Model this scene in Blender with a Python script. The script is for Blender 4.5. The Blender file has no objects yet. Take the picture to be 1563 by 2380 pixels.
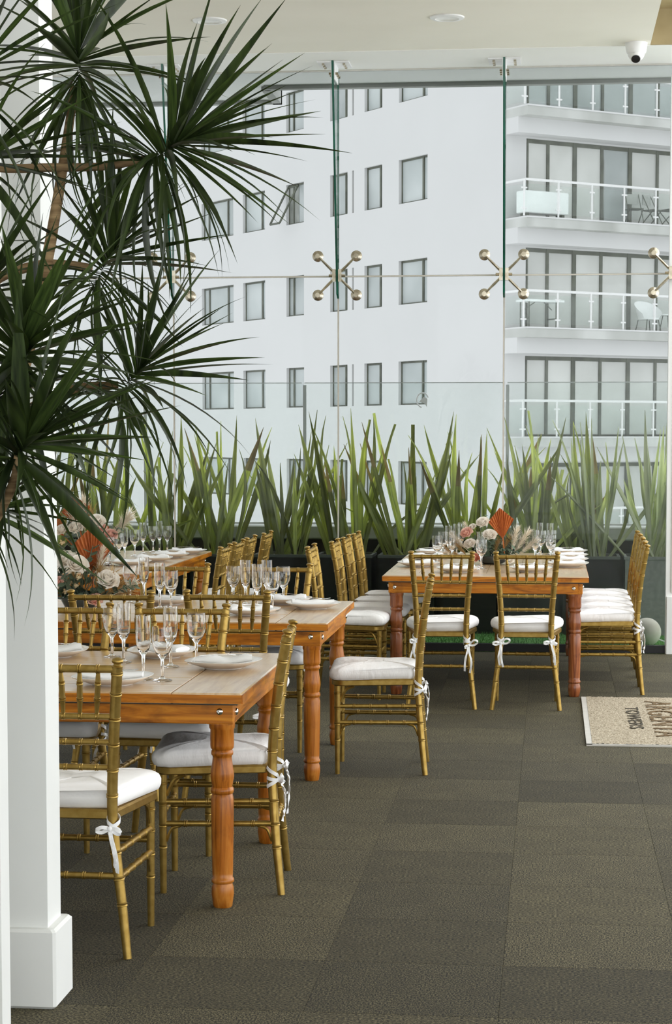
import bpy, math, random
from mathutils import Vector, Matrix
import numpy as np
R = math.radians
random.seed(7)
scene = bpy.context.scene
COL = scene.collection

# ------------------------------------------------------------------ camera, sky, exposure
FPX, CAMH, YAW, PITCH = 4620.0, 1.6, R(6.19), R(4.0)
CX, CY = 781.5, 1010 + FPX * math.tan(PITCH)
cam_data = bpy.data.cameras.new('camera')
cam_data.sensor_width = 36.0
cam_data.sensor_fit = 'AUTO'
cam_data.lens = FPX / 2380 * 36.0
cam_data.shift_y = (CY - 1190) / 2380
cam_data.clip_start, cam_data.clip_end = 0.1, 400
cam = bpy.data.objects.new('camera', cam_data)
COL.objects.link(cam)
cam.location = (0, 0, CAMH)
cam.rotation_euler = (math.pi / 2 - PITCH, 0, YAW)
scene.camera = cam

world = bpy.data.worlds.new('overcast_sky')
scene.world = world
world.use_nodes = True
bg = world.node_tree.nodes['Background']
bg.inputs[0].default_value = (0.955, 0.985, 1.0, 1)
bg.inputs[1].default_value = 2.65

vs = scene.view_settings
vs.view_transform = 'Standard'
vs.look = 'None'
vs.gamma = 1.0
vs.use_curve_mapping = False
vs.exposure = 0.1

# ------------------------------------------------------------------ pixel -> point
F0 = Vector((-math.sin(YAW), math.cos(YAW), 0)); RT = Vector((math.cos(YAW), math.sin(YAW), 0)); ZZ = Vector((0, 0, 1))
FW = math.cos(PITCH) * F0 - math.sin(PITCH) * ZZ
UP = math.sin(PITCH) * F0 + math.cos(PITCH) * ZZ
CAM = Vector((0, 0, CAMH))
def ray(x, y): return FW + RT * ((x - CX) / FPX) - UP * ((y - CY) / FPX)
def atz(x, y, z=0.0):
    d = ray(x, y); return CAM + d * ((z - CAMH) / d.z)
def aty(x, y, Y):
    d = ray(x, y); return CAM + d * (Y / d.y)

# ------------------------------------------------------------------ materials
def new_mat(name):
    m = bpy.data.materials.new(name); m.use_nodes = True
    return m, m.node_tree.nodes, m.node_tree.links, m.node_tree.nodes['Principled BSDF']
def sset(b, **k):
    names = {'base': 'Base Color', 'rough': 'Roughness', 'metal': 'Metallic', 'spec': 'Specular IOR Level',
             'ior': 'IOR', 'trans': 'Transmission Weight', 'sheen': 'Sheen Weight', 'coat': 'Coat Weight', 'sub': 'Subsurface Weight'}
    for a, v in k.items():
        i = b.inputs.get(names[a])
        if i is not None: i.default_value = (*v, 1) if isinstance(v, tuple) else v
def noise_mat(name, c1, c2, scale=8.0, rough=0.5, metal=0.0, stretch=(1, 1, 1), bump=0.0, bscale=None, detail=4.0, spec=0.5, lo=0.35, hi=0.65, coord='Object', coat=0.0, bdist=0.01, rnd=0.0):
    m, N, L, b = new_mat(name)
    tc = N.new('ShaderNodeTexCoord'); mp = N.new('ShaderNodeMapping'); mp.inputs['Scale'].default_value = stretch
    L.new(tc.outputs[coord], mp.inputs[0])
    nz = N.new('ShaderNodeTexNoise'); nz.inputs['Scale'].default_value = scale; nz.inputs['Detail'].default_value = detail
    L.new(mp.outputs[0], nz.inputs['Vector'])
    cr = N.new('ShaderNodeValToRGB'); cr.color_ramp.elements[0].position = lo; cr.color_ramp.elements[1].position = hi
    cr.color_ramp.elements[0].color = (*c1, 1); cr.color_ramp.elements[1].color = (*c2, 1)
    L.new(nz.outputs['Fac'], cr.inputs[0])
    out = cr.outputs[0]
    if rnd:
        oi = N.new('ShaderNodeObjectInfo'); mr = N.new('ShaderNodeMapRange')
        mr.inputs['To Min'].default_value = 1 - rnd; mr.inputs['To Max'].default_value = 1 + rnd
        L.new(oi.outputs['Random'], mr.inputs[0])
        hs = N.new('ShaderNodeHueSaturation'); L.new(out, hs.inputs['Color']); L.new(mr.outputs[0], hs.inputs['Value'])
        out = hs.outputs[0]
    L.new(out, b.inputs['Base Color'])
    sset(b, rough=rough, metal=metal, spec=spec, coat=coat)
    if bump:
        n2 = N.new('ShaderNodeTexNoise'); n2.inputs['Scale'].default_value = bscale or scale; n2.inputs['Detail'].default_value = 3
        L.new(mp.outputs[0], n2.inputs['Vector'])
        bp = N.new('ShaderNodeBump'); bp.inputs['Strength'].default_value = bump; bp.inputs['Distance'].default_value = bdist
        L.new(n2.outputs['Fac'], bp.inputs['Height']); L.new(bp.outputs[0], b.inputs['Normal'])
    return m
def translucent(m, w, tint):
    N, L = m.node_tree.nodes, m.node_tree.links
    b = N['Principled BSDF']; out = N['Material Output']
    src = b.inputs['Base Color'].links[0].from_socket
    mx = N.new('ShaderNodeMixRGB'); mx.blend_type = 'MULTIPLY'; mx.inputs[0].default_value = 1; mx.inputs[2].default_value = (*tint, 1)
    L.new(src, mx.inputs[1])
    t = N.new('ShaderNodeBsdfTranslucent'); L.new(mx.outputs[0], t.inputs[0])
    ms = N.new('ShaderNodeMixShader'); ms.inputs[0].default_value = w
    L.new(b.outputs[0], ms.inputs[1]); L.new(t.outputs[0], ms.inputs[2]); L.new(ms.outputs[0], out.inputs['Surface'])
    return m
def glass_mat(name, tint, refl=0.05, graze=0.5, dust=0.0, rough=0.0, dustcol=(0.8, 0.82, 0.82)):
    """architectural glass: clear tinted sheet with a mirror film that grows at grazing angles, plus dust"""
    m, N, L, b = new_mat(name)
    N.remove(b)
    out = N['Material Output']
    tr = N.new('ShaderNodeBsdfTransparent'); tr.inputs[0].default_value = (*tint, 1)
    gl = N.new('ShaderNodeBsdfGlossy'); gl.inputs['Roughness'].default_value = rough
    lw = N.new('ShaderNodeLayerWeight'); lw.inputs[0].default_value = 0.5
    pw = N.new('ShaderNodeMath'); pw.operation = 'POWER'; pw.inputs[1].default_value = 4.0
    ma = N.new('ShaderNodeMath'); ma.operation = 'MULTIPLY_ADD'; ma.inputs[1].default_value = graze; ma.inputs[2].default_value = refl
    L.new(lw.outputs['Facing'], pw.inputs[0]); L.new(pw.outputs[0], ma.inputs[0])
    mx = N.new('ShaderNodeMixShader'); L.new(ma.outputs[0], mx.inputs[0]); L.new(tr.outputs[0], mx.inputs[1]); L.new(gl.outputs[0], mx.inputs[2])
    last = mx.outputs[0]
    if dust:
        df = N.new('ShaderNodeBsdfTranslucent'); df.inputs[0].default_value = (*dustcol, 1)
        tc = N.new('ShaderNodeTexCoord'); nz = N.new('ShaderNodeTexNoise'); nz.inputs['Scale'].default_value = 2.5; nz.inputs['Detail'].default_value = 8
        L.new(tc.outputs['Object'], nz.inputs['Vector'])
        mr = N.new('ShaderNodeMapRange'); mr.inputs['From Min'].default_value = 0.3; mr.inputs['From Max'].default_value = 0.75
        mr.inputs['To Min'].default_value = dust * 0.4; mr.inputs['To Max'].default_value = dust * 1.6
        L.new(nz.outputs['Fac'], mr.inputs[0])
        m2 = N.new('ShaderNodeMixShader'); L.new(mr.outputs[0], m2.inputs[0]); L.new(last, m2.inputs[1]); L.new(df.outputs[0], m2.inputs[2])
        last = m2.outputs[0]
    L.new(last, out.inputs['Surface'])
    return m
def carpet_mat():
    m, N, L, b = new_mat('carpet')
    tc = N.new('ShaderNodeTexCoord')
    n1 = N.new('ShaderNodeTexNoise'); n1.inputs['Scale'].default_value = 120; n1.inputs['Detail'].default_value = 5; n1.inputs['Roughness'].default_value = 0.72
    n2 = N.new('ShaderNodeTexNoise'); n2.inputs['Scale'].default_value = 6; n2.inputs['Detail'].default_value = 4
    mp = N.new('ShaderNodeMapping'); mp.inputs['Scale'].default_value = (1, 1.6, 1)
    L.new(tc.outputs['Object'], mp.inputs[0]); L.new(mp.outputs[0], n1.inputs['Vector']); L.new(tc.outputs['Object'], n2.inputs['Vector'])
    cr = N.new('ShaderNodeValToRGB'); e = cr.color_ramp.elements
    e[0].position = 0.44; e[0].color = (0.005, 0.0045, 0.0015, 1); e[1].position = 0.62; e[1].color = (0.185, 0.158, 0.085, 1)
    L.new(n1.outputs['Fac'], cr.inputs[0])
    oi = N.new('ShaderNodeObjectInfo')
    mr = N.new('ShaderNodeMapRange'); mr.inputs['To Min'].default_value = 0.72; mr.inputs['To Max'].default_value = 1.32
    L.new(oi.outputs['Random'], mr.inputs[0])
    m2 = N.new('ShaderNodeMapRange'); m2.inputs['From Min'].default_value = 0.3; m2.inputs['From Max'].default_value = 0.7
    m2.inputs['To Min'].default_value = 0.85; m2.inputs['To Max'].default_value = 1.15
    L.new(n2.outputs['Fac'], m2.inputs[0])
    mu = N.new('ShaderNodeMath'); mu.operation = 'MULTIPLY'; L.new(mr.outputs[0], mu.inputs[0]); L.new(m2.outputs[0], mu.inputs[1])
    hs = N.new('ShaderNodeHueSaturation'); L.new(cr.outputs[0], hs.inputs['Color']); L.new(mu.outputs[0], hs.inputs['Value'])
    L.new(hs.outputs[0], b.inputs['Base Color'])
    bp = N.new('ShaderNodeBump'); bp.inputs['Strength'].default_value = 0.7; bp.inputs['Distance'].default_value = 0.004
    L.new(n1.outputs['Fac'], bp.inputs['Height']); L.new(bp.outputs[0], b.inputs['Normal'])
    sset(b, rough=0.8, spec=0.2, sheen=0.04)
    b.inputs['Sheen Roughness'].default_value = 0.35
    return m
def wood_mat(name, dark, mid, light, rough=0.35, coat=0.25, along='X', wear=0.0):
    m, N, L, b = new_mat(name)
    tc = N.new('ShaderNodeTexCoord'); mp = N.new('ShaderNodeMapping')
    mp.inputs['Scale'].default_value = {'X': (1.2, 14, 14), 'Y': (14, 1.2, 14), 'Z': (14, 14, 1.2)}[along]
    oi = N.new('ShaderNodeObjectInfo'); vm = N.new('ShaderNodeVectorMath'); vm.operation = 'SCALE'
    cx = N.new('ShaderNodeCombineXYZ')
    for k in range(3): L.new(oi.outputs['Random'], cx.inputs[k])
    L.new(cx.outputs[0], vm.inputs[0]); vm.inputs['Scale'].default_value = 37
    va = N.new('ShaderNodeVectorMath'); va.operation = 'ADD'
    L.new(tc.outputs['Object'], mp.inputs[0]); L.new(mp.outputs[0], va.inputs[0]); L.new(vm.outputs[0], va.inputs[1])
    nz = N.new('ShaderNodeTexNoise'); nz.inputs['Scale'].default_value = 2.2; nz.inputs['Detail'].default_value = 9; nz.inputs['Roughness'].default_value = 0.62; nz.inputs['Distortion'].default_value = 1.1
    L.new(va.outputs[0], nz.inputs['Vector'])
    cr = N.new('ShaderNodeValToRGB'); e = cr.color_ramp.elements
    e[0].position = 0.28; e[0].color = (*dark, 1); e[1].position = 0.72; e[1].color = (*light, 1)
    k = e.new(0.5); k.color = (*mid, 1)
    L.new(nz.outputs['Fac'], cr.inputs[0])
    out = cr.outputs[0]
    if wear:
        n2 = N.new('ShaderNodeTexNoise'); n2.inputs['Scale'].default_value = 9; n2.inputs['Detail'].default_value = 6
        L.new(tc.outputs['Object'], n2.inputs['Vector'])
        r2 = N.new('ShaderNodeMapRange'); r2.inputs['From Min'].default_value = 0.55; r2.inputs['From Max'].default_value = 0.7; r2.inputs['To Max'].default_value = wear
        L.new(n2.outputs['Fac'], r2.inputs[0])
        mx = N.new('ShaderNodeMixRGB'); mx.inputs[2].default_value = (dark[0] * .45, dark[1] * .4, dark[2] * .4, 1)
        L.new(r2.outputs[0], mx.inputs[0]); L.new(out, mx.inputs[1]); out = mx.outputs[0]
    L.new(out, b.inputs['Base Color'])
    rr = N.new('ShaderNodeMapRange'); rr.inputs['To Min'].default_value = rough * 0.8; rr.inputs['To Max'].default_value = rough * 1.3
    L.new(nz.outputs['Fac'], rr.inputs[0]); L.new(rr.outputs[0], b.inputs['Roughness'])
    bp = N.new('ShaderNodeBump'); bp.inputs['Strength'].default_value = 0.06 if coat > 0.9 else 0.25; bp.inputs['Distance'].default_value = 0.002
    L.new(nz.outputs['Fac'], bp.inputs['Height']); L.new(bp.outputs[0], b.inputs['Normal'])
    sset(b, coat=coat)
    b.inputs['Coat Roughness'].default_value = 0.27; b.inputs['Coat IOR'].default_value = 2.2 if coat > 0.9 else 1.5
    b.inputs['Specular IOR Level'].default_value = 0.5 if coat > 0.9 else 0.3
    return m
def plain(name, c, rough=0.5, metal=0.0, spec=0.5, **k):
    return noise_mat(name, tuple(x * 0.96 for x in c), tuple(min(1, x * 1.04) for x in c), scale=12, rough=rough, metal=metal, spec=spec, **k)
M = {}
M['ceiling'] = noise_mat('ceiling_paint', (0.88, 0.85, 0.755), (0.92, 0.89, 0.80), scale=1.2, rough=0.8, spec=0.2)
M['band'] = noise_mat('daylit_band_and_soffit', (0.91, 0.91, 0.875), (0.94, 0.94, 0.91), scale=1.5, rough=0.75, spec=0.2)  # ceiling strip lightened: daylight beside the glass is put into the colour
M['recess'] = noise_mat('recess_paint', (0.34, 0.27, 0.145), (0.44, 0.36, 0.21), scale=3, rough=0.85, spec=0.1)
M['wall'] = noise_mat('white_paint', (0.80, 0.81, 0.79), (0.85, 0.86, 0.84), scale=2.0, rough=0.6, spec=0.3, bump=0.05, bscale=120, bdist=0.002)
M['carpet'] = carpet_mat()
M['subfloor'] = plain('subfloor', (0.02, 0.02, 0.017), rough=0.95)
M['glass'] = glass_mat('facade_glass', (0.641, 0.651, 0.657), refl=0.006, graze=0.25, dust=0.003)
M['dusty_glass'] = glass_mat('dusty_facade_glass', (0.641, 0.651, 0.657), refl=0.008, graze=0.25, dust=0.022)
M['fin_glass'] = glass_mat('fin_glass', (0.95, 0.985, 0.97), refl=0.02, graze=0.4)
M['glass_edge'] = noise_mat('green_glass_edge', (0.004, 0.06, 0.035), (0.01, 0.13, 0.08), scale=3, rough=0.15)
M['clear_edge'] = plain('pale_glass_edge', (0.26, 0.27, 0.25), rough=0.6)
M['pale_edge'] = plain('balustrade_edge', (0.60, 0.63, 0.61), rough=0.5)
M['sealant'] = plain('pale_silicone', (0.62, 0.59, 0.52), rough=0.6)
M['rail_glass'] = glass_mat('balustrade_glass', (0.965, 0.985, 0.975), refl=0.02, graze=0.4)
M['steel'] = noise_mat('brushed_steel', (0.42, 0.37, 0.28), (0.62, 0.57, 0.46), scale=25, rough=0.22, metal=1.0)
M['chrome'] = plain('chrome', (0.82, 0.82, 0.8), rough=0.12, metal=1.0)
M['black'] = plain('black_channel', (0.008, 0.008, 0.008), rough=0.4)
M['gold'] = noise_mat('gold_chair_paint', (0.315, 0.198, 0.043), (0.41, 0.272, 0.072), scale=40, rough=0.33, metal=0.78, bump=0.12, bscale=500, bdist=0.001)
M['cushion'] = noise_mat('white_cushion_cotton', (0.92, 0.905, 0.90), (0.965, 0.955, 0.95), scale=5, rough=0.85, spec=0.15, bump=0.35, bscale=16, bdist=0.012, stretch=(1, 2.2, 1))
M['ribbon'] = noise_mat('white_ribbon', (0.86, 0.86, 0.87), (0.93, 0.93, 0.93), scale=20, rough=0.7, spec=0.2)
WOODC = ((0.15, 0.040, 0.002), (0.50, 0.162, 0.006), (0.72, 0.30, 0.022))
TOP_GLARE = ((0.46, 0.26, 0.11), (0.66, 0.43, 0.21), (0.76, 0.55, 0.31))  # tabletop wood paled; window glare is mixed into its colour
for ax in 'XYZ':
    M['wood' + ax] = wood_mat('stained_wood_' + ax, *WOODC, rough=0.4, coat=0.08, along=ax, wear=0.4)
    M['top' + ax] = wood_mat('tabletop_glare_wood_' + ax, *TOP_GLARE, rough=0.3, coat=1.0, along=ax, wear=0.1)
    M['edge' + ax] = wood_mat('board_wood_' + ax, *WOODC, rough=0.4, coat=0.08, along=ax, wear=0.6)
M['legwood'] = wood_mat('turned_leg_wood', (0.13, 0.028, 0.003), (0.43, 0.132, 0.012), (0.60, 0.25, 0.045), rough=0.3, coat=0.2, along='Z', wear=0.35)
M['legwood_dark'] = wood_mat('worn_leg_wood', (0.10, 0.022, 0.008), (0.30, 0.09, 0.028), (0.46, 0.18, 0.06), rough=0.22, coat=0.5, along='Z', wear=0.75)
M['plate'] = plain('plate_porcelain', (0.86, 0.83, 0.79), rough=0.18, spec=0.6)
M['napkin'] = noise_mat('white_napkin', (0.92, 0.92, 0.925), (0.965, 0.965, 0.965), scale=14, rough=0.85, spec=0.1, bump=0.3, bscale=30, bdist=0.004)
m_, N_, L_, b_ = new_mat('drinking_glass'); sset(b_, base=(1.0, 1.0, 1.0), rough=0.0, trans=1.0, ior=1.45); M['wineglass'] = m_
nz_ = N_.new('ShaderNodeTexNoise'); nz_.inputs['Scale'].default_value = 30
mr_ = N_.new('ShaderNodeMapRange'); mr_.inputs['To Max'].default_value = 0.03; L_.new(nz_.outputs['Fac'], mr_.inputs[0]); L_.new(mr_.outputs[0], b_.inputs['Roughness'])
M['leaf'] = noise_mat('dracaena_leaf', (0.007, 0.015, 0.004), (0.066, 0.104, 0.028), scale=3, rough=0.38, stretch=(18, 1.2, 1), spec=0.45, rnd=0.45, lo=0.3, hi=0.7)
M['bark'] = noise_mat('dracaena_bark', (0.16, 0.10, 0.05), (0.36, 0.25, 0.13), scale=8, rough=0.85, stretch=(1, 1, 12), bump=0.5, bscale=10, spec=0.1)
M['flax'] = noise_mat('flax_leaf', (0.30, 0.34, 0.15), (0.76, 0.79, 0.48), scale=3, rough=0.45, stretch=(14, 0.8, 1), spec=0.4, rnd=0.4, lo=0.3, hi=0.7)
M['flax_haze'] = noise_mat('hazed_flax_leaf', (0.50, 0.55, 0.35), (0.84, 0.87, 0.68), scale=3, rough=0.5, stretch=(14, 0.8, 1), rnd=0.25)  # lighter flax leaves: haze of the right-hand glass put into the leaf colour
M['flax_brown'] = noise_mat('dry_flax_tip', (0.5, 0.32, 0.10), (0.7, 0.55, 0.25), scale=5, rough=0.6)
translucent(M['flax'], 0.45, (1.5, 1.5, 0.9)); translucent(M['flax_haze'], 0.45, (1.3, 1.3, 1.1)); translucent(M['leaf'], 0.25, (1.6, 1.6, 0.8))
M['planter'] = noise_mat('dark_planter', (0.010, 0.009, 0.008), (0.026, 0.022, 0.018), scale=6, rough=0.45, stretch=(1, 1, 9))
M['planter_rim'] = plain('planter_rim', (0.16, 0.17, 0.15), rough=0.3)
M['greybox'] = noise_mat('grey_planter', (0.20, 0.21, 0.19), (0.27, 0.28, 0.25), scale=30, rough=0.6)
M['soil'] = noise_mat('soil', (0.02, 0.014, 0.008), (0.05, 0.035, 0.02), scale=40, rough=0.95)
M['darkwood'] = noise_mat('dark_fence_wood', (0.012, 0.008, 0.005), (0.03, 0.02, 0.014), scale=5, rough=0.7, stretch=(1, 1, 8))
M['concrete'] = noise_mat('parapet_concrete', (0.46, 0.48, 0.45), (0.6, 0.62, 0.58), scale=6, rough=0.8)
M['turf'] = noise_mat('artificial_turf', (0.07, 0.22, 0.05), (0.24, 0.46, 0.16), scale=160, rough=0.9, spec=0.1)
M['facade'] = noise_mat('white_facade', (0.615, 0.612, 0.60), (0.63, 0.627, 0.615), scale=0.35, rough=0.9, spec=0.05)
M['slab'] = noise_mat('slab_concrete', (0.38, 0.385, 0.355), (0.56, 0.565, 0.535), scale=0.9, rough=0.9, spec=0.05, stretch=(1, 1, 0.3), detail=8)
M['rail_white'] = plain('balcony_rail_paint', (0.74, 0.74, 0.72), rough=0.5)
M['wframe'] = noise_mat('dark_window_frame', (0.06, 0.066, 0.045), (0.11, 0.118, 0.085), scale=3, rough=0.5)
M['wpane'] = noise_mat('window_pane_pale', (0.34, 0.37, 0.36), (0.48, 0.51, 0.50), scale=0.5, rough=0.25, coord='Object', rnd=0.12)
M['wblind'] = noise_mat('window_blind', (0.55, 0.555, 0.52), (0.64, 0.645, 0.61), scale=0.8, rough=0.6, rnd=0.1)
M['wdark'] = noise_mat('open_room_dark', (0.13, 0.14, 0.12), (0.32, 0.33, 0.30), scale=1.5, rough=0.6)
M['white'] = plain('white_plastic', (0.86, 0.86, 0.85), rough=0.4)
M['lens'] = plain('camera_lens', (0.004, 0.005, 0.004), rough=0.08)
M['mat'] = noise_mat('beige_loop_mat', (0.28, 0.225, 0.15), (0.66, 0.58, 0.45), scale=110, rough=0.95, spec=0.05, bump=1.0, bscale=150, bdist=0.008, lo=0.36, hi=0.6)
M['mat_edge'] = plain('mat_border', (0.62, 0.60, 0.55), rough=0.6)
M['ink_dark'] = noise_mat('dark_mat_letters', (0.03, 0.026, 0.018), (0.10, 0.08, 0.05), scale=150, rough=0.95)
M['ink_brown'] = noise_mat('brown_mat_letters', (0.09, 0.055, 0.02), (0.22, 0.14, 0.06), scale=150, rough=0.95)
M['cream'] = noise_mat('cream_ball', (0.74, 0.69, 0.55), (0.9, 0.86, 0.74), scale=9, rough=0.6)
M['rose_white'] = noise_mat('rose_white', (0.92, 0.86, 0.77), (0.97, 0.94, 0.89), scale=20, rough=0.6, spec=0.2)
M['rose_pink'] = noise_mat('rose_pink', (0.88, 0.52, 0.42), (0.96, 0.74, 0.65), scale=20, rough=0.6, spec=0.2)
M['rose_salmon'] = noise_mat('rose_salmon', (0.80, 0.33, 0.20), (0.90, 0.55, 0.42), scale=20, rough=0.6, spec=0.2)
for k_ in ('white', 'pink', 'salmon'): translucent(M['rose_' + k_], 0.35, (1, 1, 1))
M['palm'] = noise_mat('rust_dried_palm', (0.33, 0.07, 0.012), (0.55, 0.16, 0.035), scale=6, rough=0.6, stretch=(10, 1, 1))
M['pampas'] = noise_mat('tan_grass_plume', (0.42, 0.27, 0.11), (0.62, 0.44, 0.22), scale=9, rough=0.9, spec=0.05)
M['plume_white'] = noise_mat('white_feather_plume', (0.78, 0.70, 0.56), (0.90, 0.85, 0.76), scale=9, rough=0.9, spec=0.05)
M['euc'] = noise_mat('eucalyptus', (0.045, 0.075, 0.045), (0.13, 0.18, 0.11), scale=8, rough=0.6)
M['blossom'] = noise_mat('tan_blossom', (0.5, 0.36, 0.18), (0.72, 0.58, 0.36), scale=20, rough=0.8)
M['vase'] = plain('low_dark_bowl', (0.03, 0.035, 0.03), rough=0.5)
M['pot'] = plain('plant_pot_grey', (0.25, 0.25, 0.24), rough=0.7)
M['lamp_lens'] = plain('downlight_lens', (0.85, 0.85, 0.82), rough=0.3)

# ------------------------------------------------------------------ mesh helpers
class MB:
    def __init__(s): s.v = []; s.f = []; s.mi = []
    def add(s, vs, fs, mi=0):
        o = len(s.v); s.v += [tuple(p) for p in vs]
        for f in fs: s.f.append(tuple(o + i for i in f)); s.mi.append(mi)
        return s
    def box(s, x0, x1, y0, y1, z0, z1, mi=0):
        v = [(x0, y0, z0), (x1, y0, z0), (x1, y1, z0), (x0, y1, z0), (x0, y0, z1), (x1, y0, z1), (x1, y1, z1), (x0, y1, z1)]
        return s.add(v, [(0, 3, 2, 1), (4, 5, 6, 7), (0, 1, 5, 4), (1, 2, 6, 5), (2, 3, 7, 6), (3, 0, 4, 7)], mi)
    def bbox(s, x0, x1, y0, y1, z0, z1, b=0.004, mi=0):
        """box with chamfered top and vertical edges (three stacked octagons)"""
        def ring(k, z):
            return [(x0 + k, y0, z), (x1 - k, y0, z), (x1, y0 + k, z), (x1, y1 - k, z), (x1 - k, y1, z), (x0 + k, y1, z), (x0, y1 - k, z), (x0, y0 + k, z)]
        def ring2(k, z, i):
            return [(x0 + k + i, y0 + i, z), (x1 - k - i, y0 + i, z), (x1 - i, y0 + k + i, z), (x1 - i, y1 - k - i, z), (x1 - k - i, y1 - i, z), (x0 + k + i, y1 - i, z), (x0 + i, y1 - k - i, z), (x0 + i, y0 + k + i, z)]
        vs = ring2(b, z0, b) + ring(b, z0 + b) + ring(b, z1 - b) + ring2(b, z1, b)
        fs = [tuple(range(7, -1, -1)), tuple(range(24, 32))]
        for r in range(3):
            for i in range(8): fs.append((r * 8 + i, r * 8 + (i + 1) % 8, r * 8 + 8 + (i + 1) % 8, r * 8 + 8 + i))
        return s.add(vs, fs, mi)
    def lathe(s, prof, seg=20, c=(0, 0, 0), mi=0, caps=True):
        vs = []; fs = []
        n = len(prof)
        for r, z in prof:
            for i in range(seg):
                a = 2 * math.pi * i / seg; vs.append((c[0] + r * math.cos(a), c[1] + r * math.sin(a), c[2] + z))
        for k in range(n - 1):
            for i in range(seg): fs.append((k * seg + i, k * seg + (i + 1) % seg, (k + 1) * seg + (i + 1) % seg, (k + 1) * seg + i))
        if caps:
            fs.append(tuple(range(seg - 1, -1, -1))); fs.append(tuple((n - 1) * seg + i for i in range(seg)))
        return s.add(vs, fs, mi)
    def tube(s, pts, rad, seg=10, mi=0, caps=True):
        pts = [Vector(p) for p in pts]; n = len(pts)
        if not isinstance(rad, (list, tuple)): rad = [rad] * n
        vs = []; fs = []
        t0 = (pts[1] - pts[0]).normalized()
        ref = Vector((0, 0, 1)) if abs(t0.z) < 0.9 else Vector((0, 1, 0))
        nrm = t0.cross(ref).normalized()
        for k in range(n):
            t = (pts[min(k + 1, n - 1)] - pts[max(k - 1, 0)])
            if t.length < 1e-9: t = t0
            t.normalize()
            nrm = (nrm - t * nrm.dot(t)).normalized(); bn = t.cross(nrm)
            for i in range(seg):
                a = 2 * math.pi * i / seg
                vs.append(pts[k] + (nrm * math.cos(a) + bn * math.sin(a)) * rad[k])
        for k in range(n - 1):
            for i in range(seg): fs.append((k * seg + i, k * seg + (i + 1) % seg, (k + 1) * seg + (i + 1) % seg, (k + 1) * seg + i))
        if caps:
            fs.append(tuple(range(seg - 1, -1, -1))); fs.append(tuple((n - 1) * seg + i for i in range(seg)))
        return s.add(vs, fs, mi)
    def ribbon(s, pts, width, wdir, th=0.0016, mi=0):
        """flat band of real thickness along pts, wide along wdir"""
        pts = [Vector(p) for p in pts]; n = len(pts); vs = []; fs = []
        for k in range(n):
            t = (pts[min(k + 1, n - 1)] - pts[max(k - 1, 0)]).normalized()
            wd = wdir[k] if isinstance(wdir, list) else wdir
            w = Vector(wd); w = (w - t * w.dot(t)).normalized(); nn = t.cross(w)
            ww = width[k] if isinstance(width, (list, tuple)) else width
            for a, b in ((-1, -1), (1, -1), (1, 1), (-1, 1)): vs.append(pts[k] + w * (a * ww / 2) + nn * (b * th / 2))
        for k in range(n - 1):
            for i in range(4): fs.append((k * 4 + i, k * 4 + (i + 1) % 4, k * 4 + 4 + (i + 1) % 4, k * 4 + 4 + i))
        fs.append((3, 2, 1, 0)); e = (n - 1) * 4; fs.append((e, e + 1, e + 2, e + 3))
        return s.add(vs, fs, mi)
    def ball(s, c, r, seg=12, rings=8, mi=0, sq=(1, 1, 1)):
        vs = []; fs = []
        for k in range(rings + 1):
            ph = math.pi * k / rings
            for i in range(seg):
                a = 2 * math.pi * i / seg
                vs.append((c[0] + r * sq[0] * math.sin(ph) * math.cos(a), c[1] + r * sq[1] * math.sin(ph) * math.sin(a), c[2] - r * sq[2] * math.cos(ph)))
        for k in range(rings):
            for i in range(seg): fs.append((k * seg + i, k * seg + (i + 1) % seg, (k + 1) * seg + (i + 1) % seg, (k + 1) * seg + i))
        return s.add(vs, fs, mi)
    def xf(s, mat):
        s.v = [tuple(mat @ Vector(p)) for p in s.v]; return s
    def mesh(s, name, mats, smooth=True, angle=40):
        me = bpy.data.meshes.new(name); me.from_pydata(s.v, [], s.f)
        for m in (mats if isinstance(mats, (list, tuple)) else [mats]): me.materials.append(m)
        me.polygons.foreach_set('material_index', s.mi)
        if smooth:
            me.polygons.foreach_set('use_smooth', [True] * len(me.polygons))
            me.update(); me.set_sharp_from_angle(angle=R(angle))
        me.update()
        return me
    def build(s, name, mats, parent=None, smooth=True, angle=40):
        return link(name, s.mesh(name, mats, smooth, angle), parent)
def link(name, me, parent=None):
    o = bpy.data.objects.new(name, me); COL.objects.link(o)
    if parent is not None: o.parent = parent
    return o
def tag(o, label=None, cat=None, group=None, kind=None):
    for k, v in (('label', label), ('category', cat), ('group', group), ('kind', kind)):
        if v: o[k] = v
    return o
def thing(name, label, cat, loc=(0, 0, 0), rz=0.0, group=None):
    o = bpy.data.objects.new(name, None); COL.objects.link(o); o.empty_display_size = 0.1
    o.location = loc; o.rotation_euler = (0, 0, rz)
    return tag(o, label, cat, group)
def struct(name, mb, m, parent=None, smooth=False, label=None):
    o = mb.build(name, m, parent, smooth)
    if parent is None: tag(o, label, None, None, 'structure')
    return o
def copy_tree(o, parent=None):
    c = o.copy(); COL.objects.link(c)
    if parent is not None: c.parent = parent
    for ch in list(o.children): copy_tree(ch, c)
    return c
def place(o, loc, rz, label, group=None):
    o.location = loc; o.rotation_euler = (0, 0, rz); o['label'] = label
    if group: o['group'] = group
    return o
ORD = ['first', 'second', 'third', 'fourth', 'fifth', 'sixth', 'seventh', 'eighth', 'ninth', 'tenth', 'eleventh', 'twelfth', 'thirteenth', 'fourteenth', 'fifteenth', 'sixteenth']

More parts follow.
